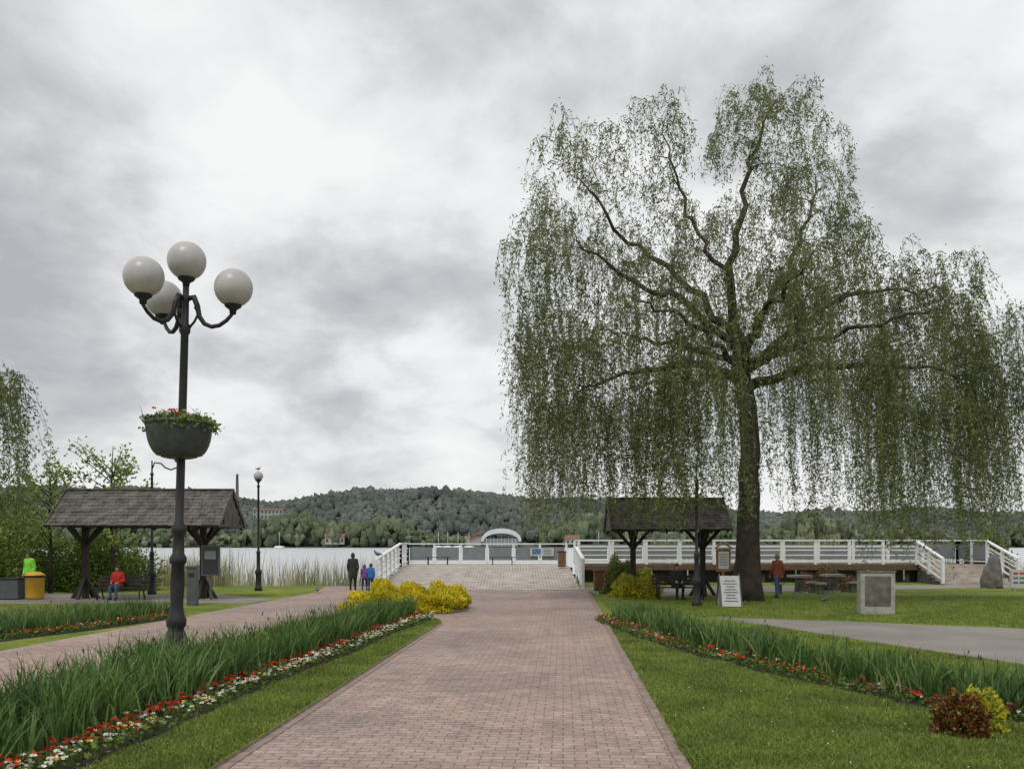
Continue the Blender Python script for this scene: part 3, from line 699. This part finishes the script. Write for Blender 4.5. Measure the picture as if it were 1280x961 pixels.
# ------------------------------------------------------------------ pavilions
def pavilion(name,loc,x0,x1,posts,eave=2.65,ridge=3.98,hw=1.55):
    mb=MB(loc=loc)
    nc=11
    for sgn in(-1,1):
        for i in range(nc):
            t0=i/nc; t1=(i+1)/nc+.03
            a=(sgn*hw*(1-t0),eave+(ridge-eave)*t0); b_=(sgn*hw*(1-t1),eave+(ridge-eave)*t1)
            x=x0
            while x<x1-.01:
                w=min(rng.uniform(.16,.26),x1-x); g=.006; l=rng.uniform(-.006,.016); e=rng.uniform(-.016,.016)
                y0=a[0]+sgn*e; 
                vs=[(x+g,y0,a[1]+.035+l),(x+w-g,y0,a[1]+.035+l),(x+w-g,b_[0],b_[1]+.008),(x+g,b_[0],b_[1]+.008),
                    (x+g,y0,a[1]+.012+l),(x+w-g,y0,a[1]+.012+l),(x+w-g,b_[0],b_[1]-.012),(x+g,b_[0],b_[1]-.012)]
                f=[(0,1,2,3),(7,6,5,4),(0,4,5,1),(1,5,6,2),(2,6,7,3),(3,7,4,0)]
                mb.add(vs,f,M['shingle']); x+=w
        A=[(x0+.02,sgn*(hw-.02),eave-.03),(x1-.02,sgn*(hw-.02),eave-.03),(x1-.02,0,ridge-.03),(x0+.02,0,ridge-.03)]
        mb.add(A,[(0,1,2,3)],M['darkwood'])
        for x in np.linspace(x0+.15,x1-.15,8): mb.beam((x,sgn*hw*.97,eave-.07),(x,0,ridge-.1),.08,.12,M['darkwood'])
        for x in (x0,x1): mb.beam((x,sgn*hw*1.02,eave-.02),(x,0,ridge+.02),.04,.16,M['shingle'])
        mb.beam((x0,sgn*hw*.62,eave+.18),(x1,sgn*hw*.62,eave+.18),.14,.16,M['darkwood'])
    mb.beam((x0-.03,0,ridge+.05),(x1+.03,0,ridge+.05),.16,.05,M['shingle'])
    for x in (x0+.06,x1-.06):
        k=9
        for i in range(k):
            ya=-hw*.9+i*(1.8*hw/k); yb=ya+1.8*hw/k*.94; ym=(ya+yb)/2; top=ridge-(ridge-eave)*abs(ym)/hw-.1
            mb.box((x,ym,(top+eave-.02)/2),(.025,yb-ya,max(.02,top-eave+.02)),M['shingle'])
    for px_ in posts:
        mb.box((px_,0,(ridge)/2-.1),(.2,.2,ridge-.2),M['darkwood'])
        mb.beam((px_,-hw*.8,eave+.06),(px_,hw*.8,eave+.06),.14,.16,M['darkwood'])
        for sg in(-1,1):
            mb.beam((px_,0,eave-.75),(px_,sg*hw*.72,eave),.12,.12,M['darkwood'])
            mb.beam((px_+sg*.02,0,eave-.7),(px_+sg*.75,0,eave+.12),.12,.12,M['darkwood'])
            mb.beam((px_,sg*.6,0.0),(px_,0,.85),.11,.11,M['darkwood']); mb.beam((px_+sg*.48,0,0.0),(px_,0,.8),.11,.11,M['darkwood'])
    mb.beam((x0+.2,0,eave+.1),(x1-.2,0,eave+.1),.16,.18,M['darkwood'])
    return mb.build(name)
pavilion('picnic_shelter',(-13.4,32.5,0),-3.05,3.1,(-2.35,2.0))
pavilion('picnic_shelter',(5.9,34.2,0),-2.2,2.3,(-1.2,1.5),2.55,3.75,1.45)
mb=MB(loc=(-10.85,31.7,0)); mb.box((0,0,1.42),(.66,.1,1.1),M['greymetal']); mb.box((0,-.055,1.42),(.56,.012,.98),M['glassdark']); mb.box((0,-.065,1.62),(.4,.006,.3),M['greypanel']); mb.box((0,.02,.45),(.08,.06,.9),M['greymetal']); mb.build('notice_board',bevel=.01)
mb=MB(loc=(-10.45,28.8,0)); mb.box((0,0,.62),(.3,.26,1.24),M['greymetal']); mb.box((0,-.01,1.27),(.36,.32,.06),M['greymetal']); mb.box((0,-.134,1.0),(.2,.01,.14),M['black']); mb.build('litter_bin',bevel=.015)
bench('park_bench',(-14.1,31.7,0),math.pi*0,1.9)
bench('park_bench',(6.1,28.9+3.0,0),0,2.0)
mb=MB(loc=(-17.35,32.0,0)); mb.lathe([(0,0.02),(.28,.02),(.31,.1),(.32,.78),(.35,.8),(.35,.88),(.30,.93),(.18,1.0),(0,1.02)],(0,0,0),M['yellowbin']); 
mb.lathe([(.36,.80),(.365,.84),(.36,.88)],(0,0,0),M['black']); mb.build('yellow_litter_bin')
mb=MB(loc=(-18.2,32.0,0)); mb.box((0,0,.38),(.75,.5,.7),M['greymetal']); mb.box((0,0,.76),(.82,.56,.06),M['black']); 
for s in(-1,1): mb.box((s*.3,0,.02),(.08,.4,.05),M['black'])
mb.build('litter_bin',bevel=.02)
for (x,y,z) in ((2.75,48.5,.76),(3.75,38.0,0)):
    mb=MB(loc=(x,y,z)); mb.box((0,0,.42),(.42,.42,.78),M['brownwood']); mb.box((0,0,.84),(.48,.48,.06),M['black'])
    for k in range(5):mb.box((-.17+k*.085,-.22,.42),(.065,.02,.74),M['brownwood'])
    mb.box((0,0,.02),(.36,.36,.04),M['black']); mb.build('wooden_litter_bin')

# ------------------------------------------------------------------ lamps
mb=MB(loc=(-5.55,14.5,.045)); LX=.029
prof=[(.0,0),(.21,0),(.21,.1),(.17,.14),(.175,.42),(.15,.5),(.12,.56),(.155,.62),(.16,.72),(.12,.8),(.10,.95),(.115,1.3),(.10,1.62),(.135,1.66),(.135,1.74),(.095,1.8),(.085,2.1),(.12,2.16),(.12,2.24),(.07,2.32),(.066,4.0),(.062,5.4),(.09,5.45),(.09,5.55),(.06,5.6),(.055,5.95),(.085,6.0),(.05,6.06),(.05,6.25)]
mb.lathe(prof,(0,0,0),M['black'],16)
for k in range(10):
    a=k*math.pi/5; mb.tube([(.165*math.cos(a),.165*math.sin(a),.14),(.17*math.cos(a),.17*math.sin(a),.42)],.018,M['black'],6)
def globe(mb,x,y,z,r=.31,ph=.1):
    mb.lathe([(0,-r-.12),(.05,-r-.12),(.06,-r-.05),(.13,-r+.0),(.15,-r+.06),(.13,-r+.07)],(x,y,z),M['black'],16); mb.sphere((x,y,z),r,M['globe'],28)
globe(mb,0,0,6.62)
for (ax,ay) in ((.80,-.05),(-.60,.60),(-.42,-.66)):
    r=math.hypot(ax,ay); ux,uy=ax/r,ay/r; P=[]
    for q,zz in ((.04,6.0),(.14,6.02),(.20,5.88),(.24,5.7),(.33,5.58),(.45,5.53),(.58,5.55),(.70,5.63),(.78,5.72),(r,5.8)):
        P.append((ux*q,uy*q,zz))
    mb.tube(P,[.045,.05,.045,.04,.038,.036,.034,.032,.03,.03],M['black'],10)
    mb.tube([(ux*.06,uy*.06,5.5),(ux*.16,uy*.16,5.62),(ux*.22,uy*.22,5.75),(ux*.16,uy*.16,5.86)],.022,M['black'],8)
    globe(mb,ax,ay,6.16)
mb.v=[(x+LX*z,y,z) for (x,y,z) in mb.v]
lamp=mb.build('street_lamp')
pl=MB(loc=(-5.43,14.36,3.40))
pr=[(0,0),(.2,0)]
for i in range(10): 
    t=i/9; r=.28+.23*math.sin(t*math.pi/2)**.6; z=.02+.5*t**1.25; pr+=[(r,z),(r+.004,z+.012)]
pr+=[(.53,.54),(.535,.60),(.49,.60),(.47,.53),(0,.53)]
pl.lathe(pr,(0,0,0),M['bowl'],32)
bowl=pl.build('hanging_flower_planter')
nn=1300; a=rng.uniform(0,6.28,nn); rr=rng.uniform(0,.50,nn)**.8; C=np.stack([rr*np.cos(a),rr*np.sin(a),.54+rng.uniform(0,.17,nn)*(1.1-rr)],1)
tr=rng.uniform(0,1,nn)<.14; C[tr]=np.stack([np.cos(a[tr])*.54+.05*rng.normal(size=tr.sum())+ .04,np.sin(a[tr])*.54,.58-rng.uniform(0,.18,tr.sum())],1)
D=rng.normal(size=C.shape); D[:,2]=abs(D[:,2])
V,F=leafquads(C,D,rng.uniform(.05,.10,nn),rng.uniform(.035,.06,nn)); mesh_np('foliage',V,F,[greenleaf,limeleaf],rng.integers(0,2,nn),parent=bowl)
nn=60; Bp=np.c_[np.clip(rng.normal(0,.25,(nn,2)),-.42,.42),np.full(nn,.56)]; ln=np.clip(rng.normal(0,.5,(nn,2)),-.9,.9)+np.array([.3,0]); V,F=blades(Bp,rng.uniform(.14,.34,nn),np.full(nn,.014),ln); mesh_np('sprays',V,F,greenleaf,parent=bowl)
VV=[];FF=[];MI=[];n0=0
for ci,cnt in ((0,34),(1,16)):
    a=rng.uniform(0,6.28,cnt); rr=rng.uniform(.15,.6,cnt) if ci==0 else rng.uniform(.0,.35,cnt); C=np.stack([rr*np.cos(a),rr*np.sin(a),rng.uniform(.6,.76,cnt)],1)
    if ci: C[:,1]-=.3
    for k in range(6):
        D=np.stack([np.cos(a+k),np.sin(a+k),rng.uniform(-.4,.6,cnt)],1); V,F=leafquads(C,D,np.full(cnt,.045 if ci else .032),np.full(cnt,.035)); VV.append(V);FF.append(F+n0);MI.append(np.full(len(F),ci)); n0+=len(V)
mesh_np('blossoms',np.concatenate(VV),np.concatenate(FF),[pet_white,pet_red],np.concatenate(MI),parent=bowl)
def small_lamp(loc,h,arm=None,gr=.2):
    mb=MB(loc=loc)
    mb.lathe([(0,0),(.17,0),(.17,.12),(.12,.2),(.12,.7),(.15,.75),(.15,.85),(.085,.95),(.075,1.6),(.1,1.65),(.05,1.75),(.045,h-.5),(.07,h-.47),(.07,h-.42),(.035,h-.38),(.03,h-.2)],(0,0,0),M['black'],14)
    if arm is None: globe(mb,0,0,h-.0,gr)
    else:
        P=[(0,0,h-.25),(arm*.1,0,h+.02),(arm*.35,0,h-.02),(arm*.5,0,h-.18),(arm*.72,0,h-.27),(arm*.95,0,h-.18),(arm,0,h-.05)]
        mb.tube(P,.03,M['black'],8); mb.tube([(0,0,h-.25),(0,0,h+.1)],.03,M['black'],8); globe(mb,arm,0,h+.28,gr)
    return mb.build('street_lamp')
small_lamp((-10.95,38,0),4.95,None,.2)
small_lamp((-14.4,35.2,0),5.25,1.05,.22)
small_lamp((6.0,28.6,0),4.5,-.62,.2)

# ------------------------------------------------------------------ signs, stones
mb=MB(loc=(7.0,28.4,0))
for s in(-1,1): mb.box((0,s*.2,.5),(.62,.03,1.02),M['signwhite'],(s*.33,0,0))
for k in range(8):
    z=.2+k*.09; mb.box((0,-.2-.027+(z-.5)*math.tan(.33)*1.0-.0,z),(.44-.08*(k%3),.012,.022),M['ink'],(-.33,0,0))
for sx in(-1,1): 
    mb.beam((sx*.32,-.38,0),(sx*.32,0,1.05),.04,.04,M['greymetal']); mb.beam((sx*.32,.38,0),(sx*.32,0,1.05),.04,.04,M['greymetal'])
mb.build('sandwich_board')
mb=MB(loc=(7.35,30.6,0)); mb.box((0,0,1.45),(.5,.06,.8),M['brownwood']); mb.box((0,-.035,1.45),(.36,.01,.6),M['signwhite'])
for k in range(5): mb.box((0,-.043,1.65-k*.09),(.28,.006,.03),M['ink'])
mb.beam((-.3,0,1.86),(0,0,2.06),.1,.04,M['brownwood']); mb.beam((.3,0,1.86),(0,0,2.06),.1,.04,M['brownwood']); mb.box((0,.04,.6),(.1,.08,1.2),M['brownwood']); mb.build('notice_board')
mb=MB(loc=(10.5,25.4,0),rz=-.12); mb.box((0,0,.6),(.95,.42,1.2),M['concrete']); mb.box((0,-.214,.66),(.72,.012,.86),M['concdark']); mb.box((0,0,1.215),(1.0,.46,.05),M['concdark']); mb.build('concrete_pillar',bevel=.02)
def rock(name,loc,r):
    bm=bmesh.new(); bmesh.ops.create_icosphere(bm,subdivisions=4,radius=1)
    for v in bm.verts:
        c=v.co; k=1+.12*math.sin(c.x*4+1)+.1*math.sin(c.y*5+c.z*3)+.05*math.sin(c.z*11+c.x*7)+.03*math.sin(c.x*19+c.y*17); v.co=Vector((c.x*r[0],c.y*r[1],c.z*r[2]))*k
        if v.co.z<-.1: v.co.z=-.1
    me=bpy.data.meshes.new(name); bm.to_mesh(me); bm.free(); me.materials.append(M['stone']); me.polygons.foreach_set('use_smooth',[True]*len(me.polygons))
    ob=bpy.data.objects.new(name,me); COL.objects.link(ob); ob.location=loc
rock('memorial_stone',(22.0,40.3,.1),(.5,.4,1.3))
mb=MB(loc=(22.35,38.4,0)); mb.box((0,0,.5),(1.2,.16,.8),M['signwhite'])
for k in range(3):
    for j in range(4): mb.box((-.42+j*.27,-.085,.74-k*.2),(.2,.01,.09),M['ink'] if k else M['red'])
mb.box((-.45,0,.05),(.1,.12,.1),M['concrete']); mb.box((.45,0,.05),(.1,.12,.1),M['concrete']); mb.build('stone_sign')
for (x,y) in ((11.6,35.5),(13.3,36.5)):
    mb=MB(loc=(x,y,0)); mb.box((0,0,.72),(.8,.8,.09),M['concrete']); mb.box((0,0,.35),(.3,.3,.66),M['concdark'])
    mb.box((0,0,.04),(.5,.5,.08),M['concrete'])
    for s in(-1,1): mb.box((s*.85,0,.42),(.4,.4,.08),M['concrete']); mb.box((s*.85,0,.19),(.22,.22,.38),M['concdark'])
    mb.build('stone_table')

# ------------------------------------------------------------------ birds
def bird(loc,rz,s,body,wing):
    mb=MB(loc=loc,rz=rz)
    mb.tube([(-.26*s,0,.14*s),(-.16*s,0,.16*s),(-.05*s,0,.17*s),(.06*s,0,.19*s),(.13*s,0,.24*s),(.155*s,0,.285*s),(.18*s,0,.31*s),(.215*s,0,.305*s)],[.015*s,.04*s,.075*s,.075*s,.05*s,.036*s,.036*s,.016*s],body,10)
    mb.tube([(.205*s,0,.30*s),(.25*s,0,.293*s)],[.012*s,.003*s],M['beak'],6)
    for sy in(-1,1):
        mb.tube([(.06*s,sy*.06*s,.2*s),(-.08*s,sy*.062*s,.185*s),(-.2*s,sy*.03*s,.16*s),(-.3*s,sy*.01*s,.15*s)],[.02*s,.035*s,.022*s,.004*s],wing,8)
        mb.tube([(.0,sy*.03*s,.11*s),(.01*s,sy*.03*s,.0)],.006*s,M['beak'],5); mb.tube([(.0,sy*.03*s,.004),(.05*s,sy*.035*s,.004)],.006*s,M['beak'],5)
        mb.sphere((.19*s,sy*.03*s,.315*s),.006*s,M['eye'],6)
    mb.build('gull' if body==M['feather'] else 'pigeon')
bird((-10.95,38,5.14),1.2,.7,M['feather'],M['featherd'])
bird((-5.95,39.0,1.40),2.6,1.0,M['featherd'],M['featherd'])
bird((10.6,29.8,0),.4,.8,M['featherd'],M['featherd']); bird((-8.0,36.2,0),2,.8,M['featherd'],M['featherd'])

# ------------------------------------------------------------------ people
def person(name,loc,rz,H,top,legs,shoes,pose='stand',hair=None,hood=False,long=False,coat=True,child=False):
    s=H/1.70; root=bpy.data.objects.new(name,None); COL.objects.link(root); root.location=loc; root.rotation_euler=(0,0,rz)
    hd=1.15 if child else 1.0
    V=lambda x,y,z:Vector((x,y,z))
    hip=.92
    if pose=='sit': hip=.50
    up=hip-.92; fw=.05 if pose=='sit' else 0
    SH=lambda q:V(q*.17,fw,1.40+up)
    caps=[]
    def C(a,b,ra,rb,m): caps.append((a*s,b*s,ra*s,rb*s,m))
    for q in(-1,1):
        C(V(q*.06,0,hip+.04),V(q*.055,fw*.6,hip+.22),.125,.11,top); C(V(q*.055,fw*.6,hip+.22),V(q*.075,fw,hip+.40),.11,.115,top)
        C(SH(q),V(0,fw,1.42+up),.075,.08,top)
        if pose=='sit':
            el=V(q*.24,fw-.02,1.14+up); wr=V(q*.13,.30,.66)
        elif pose=='walk':
            el=V(q*.235,-.03-.06*q,1.13); wr=V(q*.22,.07-.10*q,.90)
        else:
            el=V(q*.235,-.03,1.13); wr=V(q*.225,.05,.89)
        C(SH(q),el,.068,.055,top); C(el,wr,.055,.042,top)
        if pose=='sit':
            kn=V(q*.11,.46,.50); an=V(q*.11,.43,.09); toe=V(q*.12,.60,.045)
            C(V(q*.09,0,.50),kn,.10,.07,legs)
        else:
            st=.16*q if pose=='walk' else .02*q
            kn=V(q*.095,st*.7+.03,.50); an=V(q*.10,st,.085); toe=V(q*.115,st+.15,.04)
            C(V(q*.085,0,.90),kn,.10,.068,legs)
            if long: C(V(q*.07,0,.92),V(q*.08,st*.25,.66),.125,.125,top)
        C(kn,an,.066,.045,legs); C(an,toe,.052,.036,shoes); C(an,an+V(0,-.03,-.035),.045,.042,shoes)
        d=(wr-el).normalized(); pm=wr+d*.075; mbh=MB()
        mbh.capsule(wr*s,pm*s,.03*s,.034*s,M['skin'],8)
        sd=d.cross(Vector((q,0,0))).normalized()
        for k in range(4):
            L=(.065,.078,.073,.055)[k]; b=pm+sd*(-.03+.02*k); m1=b+(d+V(-q*.25,0,0)).normalized()*L*.55; e=m1+(d+V(-q*.9,0,0)).normalized()*L*.5
            mbh.tube([b*s,m1*s,e*s],[.010*s,.0095*s,.007*s],M['skin'],6)
        b=wr+d*.03-sd*.03; mbh.tube([b*s,(b+d*.03-sd*.025)*s,(b+d*.06-sd*.03)*s],[.012*s,.011*s,.008*s],M['skin'],6)
        mbh.build('hand',parent=root)
    C(V(0,fw,1.42+up),V(0,fw+.01,1.50+up),.055,.05,M['skin'] if not hood else top)
    if coat and pose!='sit' and not long:
        C(V(-.05,0,.90),V(.05,0,.90),.13,.13,top)
    mb=MB()
    for a,b,ra,rb,m in caps: mb.capsule(a,b,ra,rb,m,12)
    tmp=mb.build('tmp'); r=tmp.modifiers.new('r','REMESH'); r.mode='VOXEL'; r.voxel_size=.017*s
    sm=tmp.modifiers.new('s','SMOOTH'); sm.iterations=5; sm.factor=.5
    dg=bpy.context.evaluated_depsgraph_get(); me=bpy.data.meshes.new_from_object(tmp.evaluated_get(dg))
    bpy.data.objects.remove(tmp)
    mats=[]; 
    for c in caps:
        if c[4] not in mats: mats.append(c[4])
    me.materials.clear()
    for m in mats: me.materials.append(m)
    P=np.empty(len(me.polygons)*3); me.polygons.foreach_get('center',P); P=P.reshape(-1,3); best=np.full(len(P),1e9); mi=np.zeros(len(P),int)
    for a,b,ra,rb,m in caps:
        a=np.array(a);b=np.array(b);ab=b-a; t=np.clip(((P-a)@ab)/(ab@ab+1e-9),0,1); d=np.linalg.norm(P-(a+t[:,None]*ab),axis=1)-(ra+(rb-ra)*t)
        k=d<best; best[k]=d[k]; mi[k]=mats.index(m)
    me.polygons.foreach_set('material_index',mi.astype(np.int32)); me.polygons.foreach_set('use_smooth',[True]*len(me.polygons))
    ob=bpy.data.objects.new('body',me); COL.objects.link(ob); ob.parent=root
    hc=V(0,fw+.03,1.595+up)*s; k=s*hd; mb=MB(loc=tuple(hc))
    n=20; vs=[];fs=[]
    for i in range(13):
        p=math.pi*i/12
        for j in range(n):
            a=2*math.pi*j/n; x=.076*math.sin(p)*math.cos(a); y=.095*math.sin(p)*math.sin(a); z=-.115*math.cos(p)
            if z<-.02: kx=1-(-.02-z)*3.0; x*=kx; y=y*kx+(-.02-z)*.12
            if y>.05 and abs(x)<.02 and -.035<z<.02: y+=.018*(1-abs(x)/.02)
            vs.append((x*k,y*k,z*k))
    for i in range(12):
        for j in range(n): j2=(j+1)%n; fs.append((i*n+j,i*n+j2,(i+1)*n+j2,(i+1)*n+j))
    mb.add(vs,fs,M['skin'],True)
    for q in(-1,1):
        mb.sphere((q*.03*k,.086*k,.008*k),(.011*k,.006*k,.007*k),M['eye'],8); mb.sphere((q*.077*k,-.005*k,-.005*k),(.010*k,.018*k,.03*k),M['skin'],8)
        mb.box((q*.03*k,.09*k,.026*k),(.026*k,.006*k,.005*k),M['hair'])
    mb.tube([(0,.085*k,-.02*k),(0,.108*k,-.028*k)],[.008*k,.012*k],M['skin'],6)
    mb.box((0,.092*k,-.055*k),(.038*k,.006*k,.007*k),M['red'])
    hm=top if hood else (hair or M['hair'])
    g=1.2 if hood else 1.1; vs=[];fs=[]
    for i in range(9):
        p=math.pi*(.30+.70*i/8)
        for j in range(n):
            a=2*math.pi*j/n; vs.append((.08*g*k*math.sin(p)*math.cos(a),(-.014+.098*g*math.sin(p)*math.sin(a))*k,(.008-.118*g*math.cos(p))*k))
    for i in range(8):
        for j in range(n):
            j2=(j+1)%n; c=[vs[i*n+j],vs[i*n+j2],vs[(i+1)*n+j2],vs[(i+1)*n+j]]
            cy=sum(v[1] for v in c)/4; cz=sum(v[2] for v in c)/4
            if cy>.035*k and cz<.05*k: continue
            fs.append((i*n+j,i*n+j2,(i+1)*n+j2,(i+1)*n+j))
    mb.add(vs,fs,hm,True)
    mb.build('head',parent=root)
    return root
dk=cloth('dark_green_coat',(.03,.035,.026)); blk=cloth('black_trousers',(.015,.016,.02)); prp=cloth('purple_jacket',(.20,.08,.26)); blu=cloth('blue_jacket',(.03,.16,.45)); nvy=cloth('navy_trousers',(.02,.03,.07))
rd=cloth('red_jacket',(.45,.03,.025)); neon=cloth('neon_jacket',(.25,.70,.06)); jean=cloth('jeans',(.06,.11,.2)); shoe=cloth('dark_shoes',(.02,.018,.016)); gry=cloth('grey_coat',(.03,.03,.035)); orng=cloth('rust_jacket',(.26,.07,.045))
person('woman',(-6.87,38.0,.004),.15,1.6,dk,blk,shoe,'walk',hood=True,long=True)
person('child',(-6.40,38.2,.004),-.2,1.10,prp,nvy,shoe,'walk',hood=True,child=True)
person('child',(-6.05,37.7,.004),.1,1.16,blu,nvy,shoe,'walk',hood=False,child=True)
person('seated_person',(-14.2,31.75,0.0),math.pi,1.62,rd,jean,shoe,'sit')
person('seated_person',(5.95,31.95,0.0),math.pi+.15,1.7,gry,blk,shoe,'sit')
person('standing_person',(-18.1,33.0,0),math.pi*.9,1.7,neon,jean,shoe,'stand')
person('standing_person',(9.95,33.0,0),math.pi*.1,1.62,orng,jean,shoe,'walk',hair=M['blondhair'])

# ------------------------------------------------------------------ world, sun, camera
w=bpy.data.worlds.new('World'); scene.world=w; w.use_nodes=True; t=w.node_tree; t.nodes.clear()
out=t.nodes.new('ShaderNodeOutputWorld'); sky=t.nodes.new('ShaderNodeTexSky'); sky.sky_type='NISHITA'; sky.sun_disc=False
el=math.radians(58); az=math.radians(200)
sky.sun_elevation=el; sky.sun_rotation=az
b1=t.nodes.new('ShaderNodeBackground'); b1.inputs[1].default_value=.12; t.links.new(sky.outputs[0],b1.inputs[0])
tc=t.nodes.new('ShaderNodeTexCoord'); sp=t.nodes.new('ShaderNodeSeparateXYZ'); t.links.new(tc.outputs['Generated'],sp.inputs[0])
def mth(op,a,b=None,cl=False):
    n=t.nodes.new('ShaderNodeMath'); n.operation=op; n.use_clamp=cl
    for i,v in enumerate((a,b)):
        if v is None: continue
        if isinstance(v,(int,float)): n.inputs[i].default_value=v
        else: t.links.new(v,n.inputs[i])
    return n.outputs[0]
zz=mth('ADD',mth('MAXIMUM',sp.outputs['Z'],0),.40)
cb=t.nodes.new('ShaderNodeCombineXYZ'); t.links.new(mth('DIVIDE',sp.outputs['X'],zz),cb.inputs[0]); t.links.new(mth('DIVIDE',sp.outputs['Y'],zz),cb.inputs[1]); cb.inputs[2].default_value=3.3
n1=noisen(t,2.0,10,cb.outputs[0],.15,.52); n2=noisen(t,5.5,9,cb.outputs[0],.25,.55)
f=mth('ADD',mth('MULTIPLY',n1,.68),mth('MULTIPLY',n2,.32))
def patch(f,d,r,amt):
    d=Vector(d).normalized(); vm=t.nodes.new('ShaderNodeVectorMath'); vm.operation='DISTANCE'
    t.links.new(tc.outputs['Generated'],vm.inputs[0]); vm.inputs[1].default_value=d
    mr=t.nodes.new('ShaderNodeMapRange'); mr.interpolation_type='SMOOTHSTEP'; mr.inputs[1].default_value=0; mr.inputs[2].default_value=r; mr.inputs[3].default_value=amt; mr.inputs[4].default_value=0
    t.links.new(vm.outputs['Value'],mr.inputs[0]); return mth('ADD',f,mr.outputs[0])
# darker and brighter cloud masses by compass direction (x east, y north, z up)
for d,r,amt in (((-.50,1,.41),.34,-.11),((-.17,1,.22),.20,-.10),((.49,1,.51),.3,-.05),((.045,1,.56),.17,-.07),((-.28,1,.565),.28,.08),((-.28,1,.235),.12,.07),((-.07,1,.14),.13,.06),((.19,1,.32),.3,.05),((-.07,1,.44),.16,.03),((-.47,1,.16),.2,.03),((-.02,1,.175),.07,-.05),((-.2,1,.33),.1,-.05)):
    f=patch(f,d,r,amt)
col=ramp(t,f,[(.36,(.46,.475,.50)),(.43,(.58,.59,.61)),(.48,(.71,.715,.73)),(.53,(.85,.855,.86)),(.60,(.95,.95,.95))])
hz=t.nodes.new('ShaderNodeMapRange'); hz.inputs[1].default_value=0; hz.inputs[2].default_value=.16; hz.inputs[3].default_value=.5; hz.inputs[4].default_value=0; t.links.new(sp.outputs['Z'],hz.inputs[0])
col=mixc(t,hz.outputs[0],col,(.84,.85,.85))
b2=t.nodes.new('ShaderNodeBackground'); b2.inputs[1].default_value=1.0; t.links.new(col,b2.inputs[0])
mx=t.nodes.new('ShaderNodeMixShader'); mx.inputs[0].default_value=.96; t.links.new(b1.outputs[0],mx.inputs[1]); t.links.new(b2.outputs[0],mx.inputs[2]); t.links.new(mx.outputs[0],out.inputs[0])
sl=bpy.data.lights.new('sun','SUN'); sl.energy=1.4; sl.angle=math.radians(14); sl.color=(1,.97,.92)
so=bpy.data.objects.new('sun',sl); COL.objects.link(so)
dirv=Vector((math.sin(az)*math.cos(el),math.cos(az)*math.cos(el),math.sin(el)))
so.rotation_euler=dirv.to_track_quat('Z','Y').to_euler()
cd=bpy.data.cameras.new('camera'); co=bpy.data.objects.new('camera',cd); COL.objects.link(co); co.location=(0,0,2.0); co.rotation_euler=(math.pi/2,0,0)
cd.lens=30.94; cd.sensor_width=36; cd.shift_y=.156; cd.clip_end=6000; scene.camera=co
scene.view_settings.view_transform='Standard'; scene.view_settings.look='None'; scene.view_settings.exposure=0
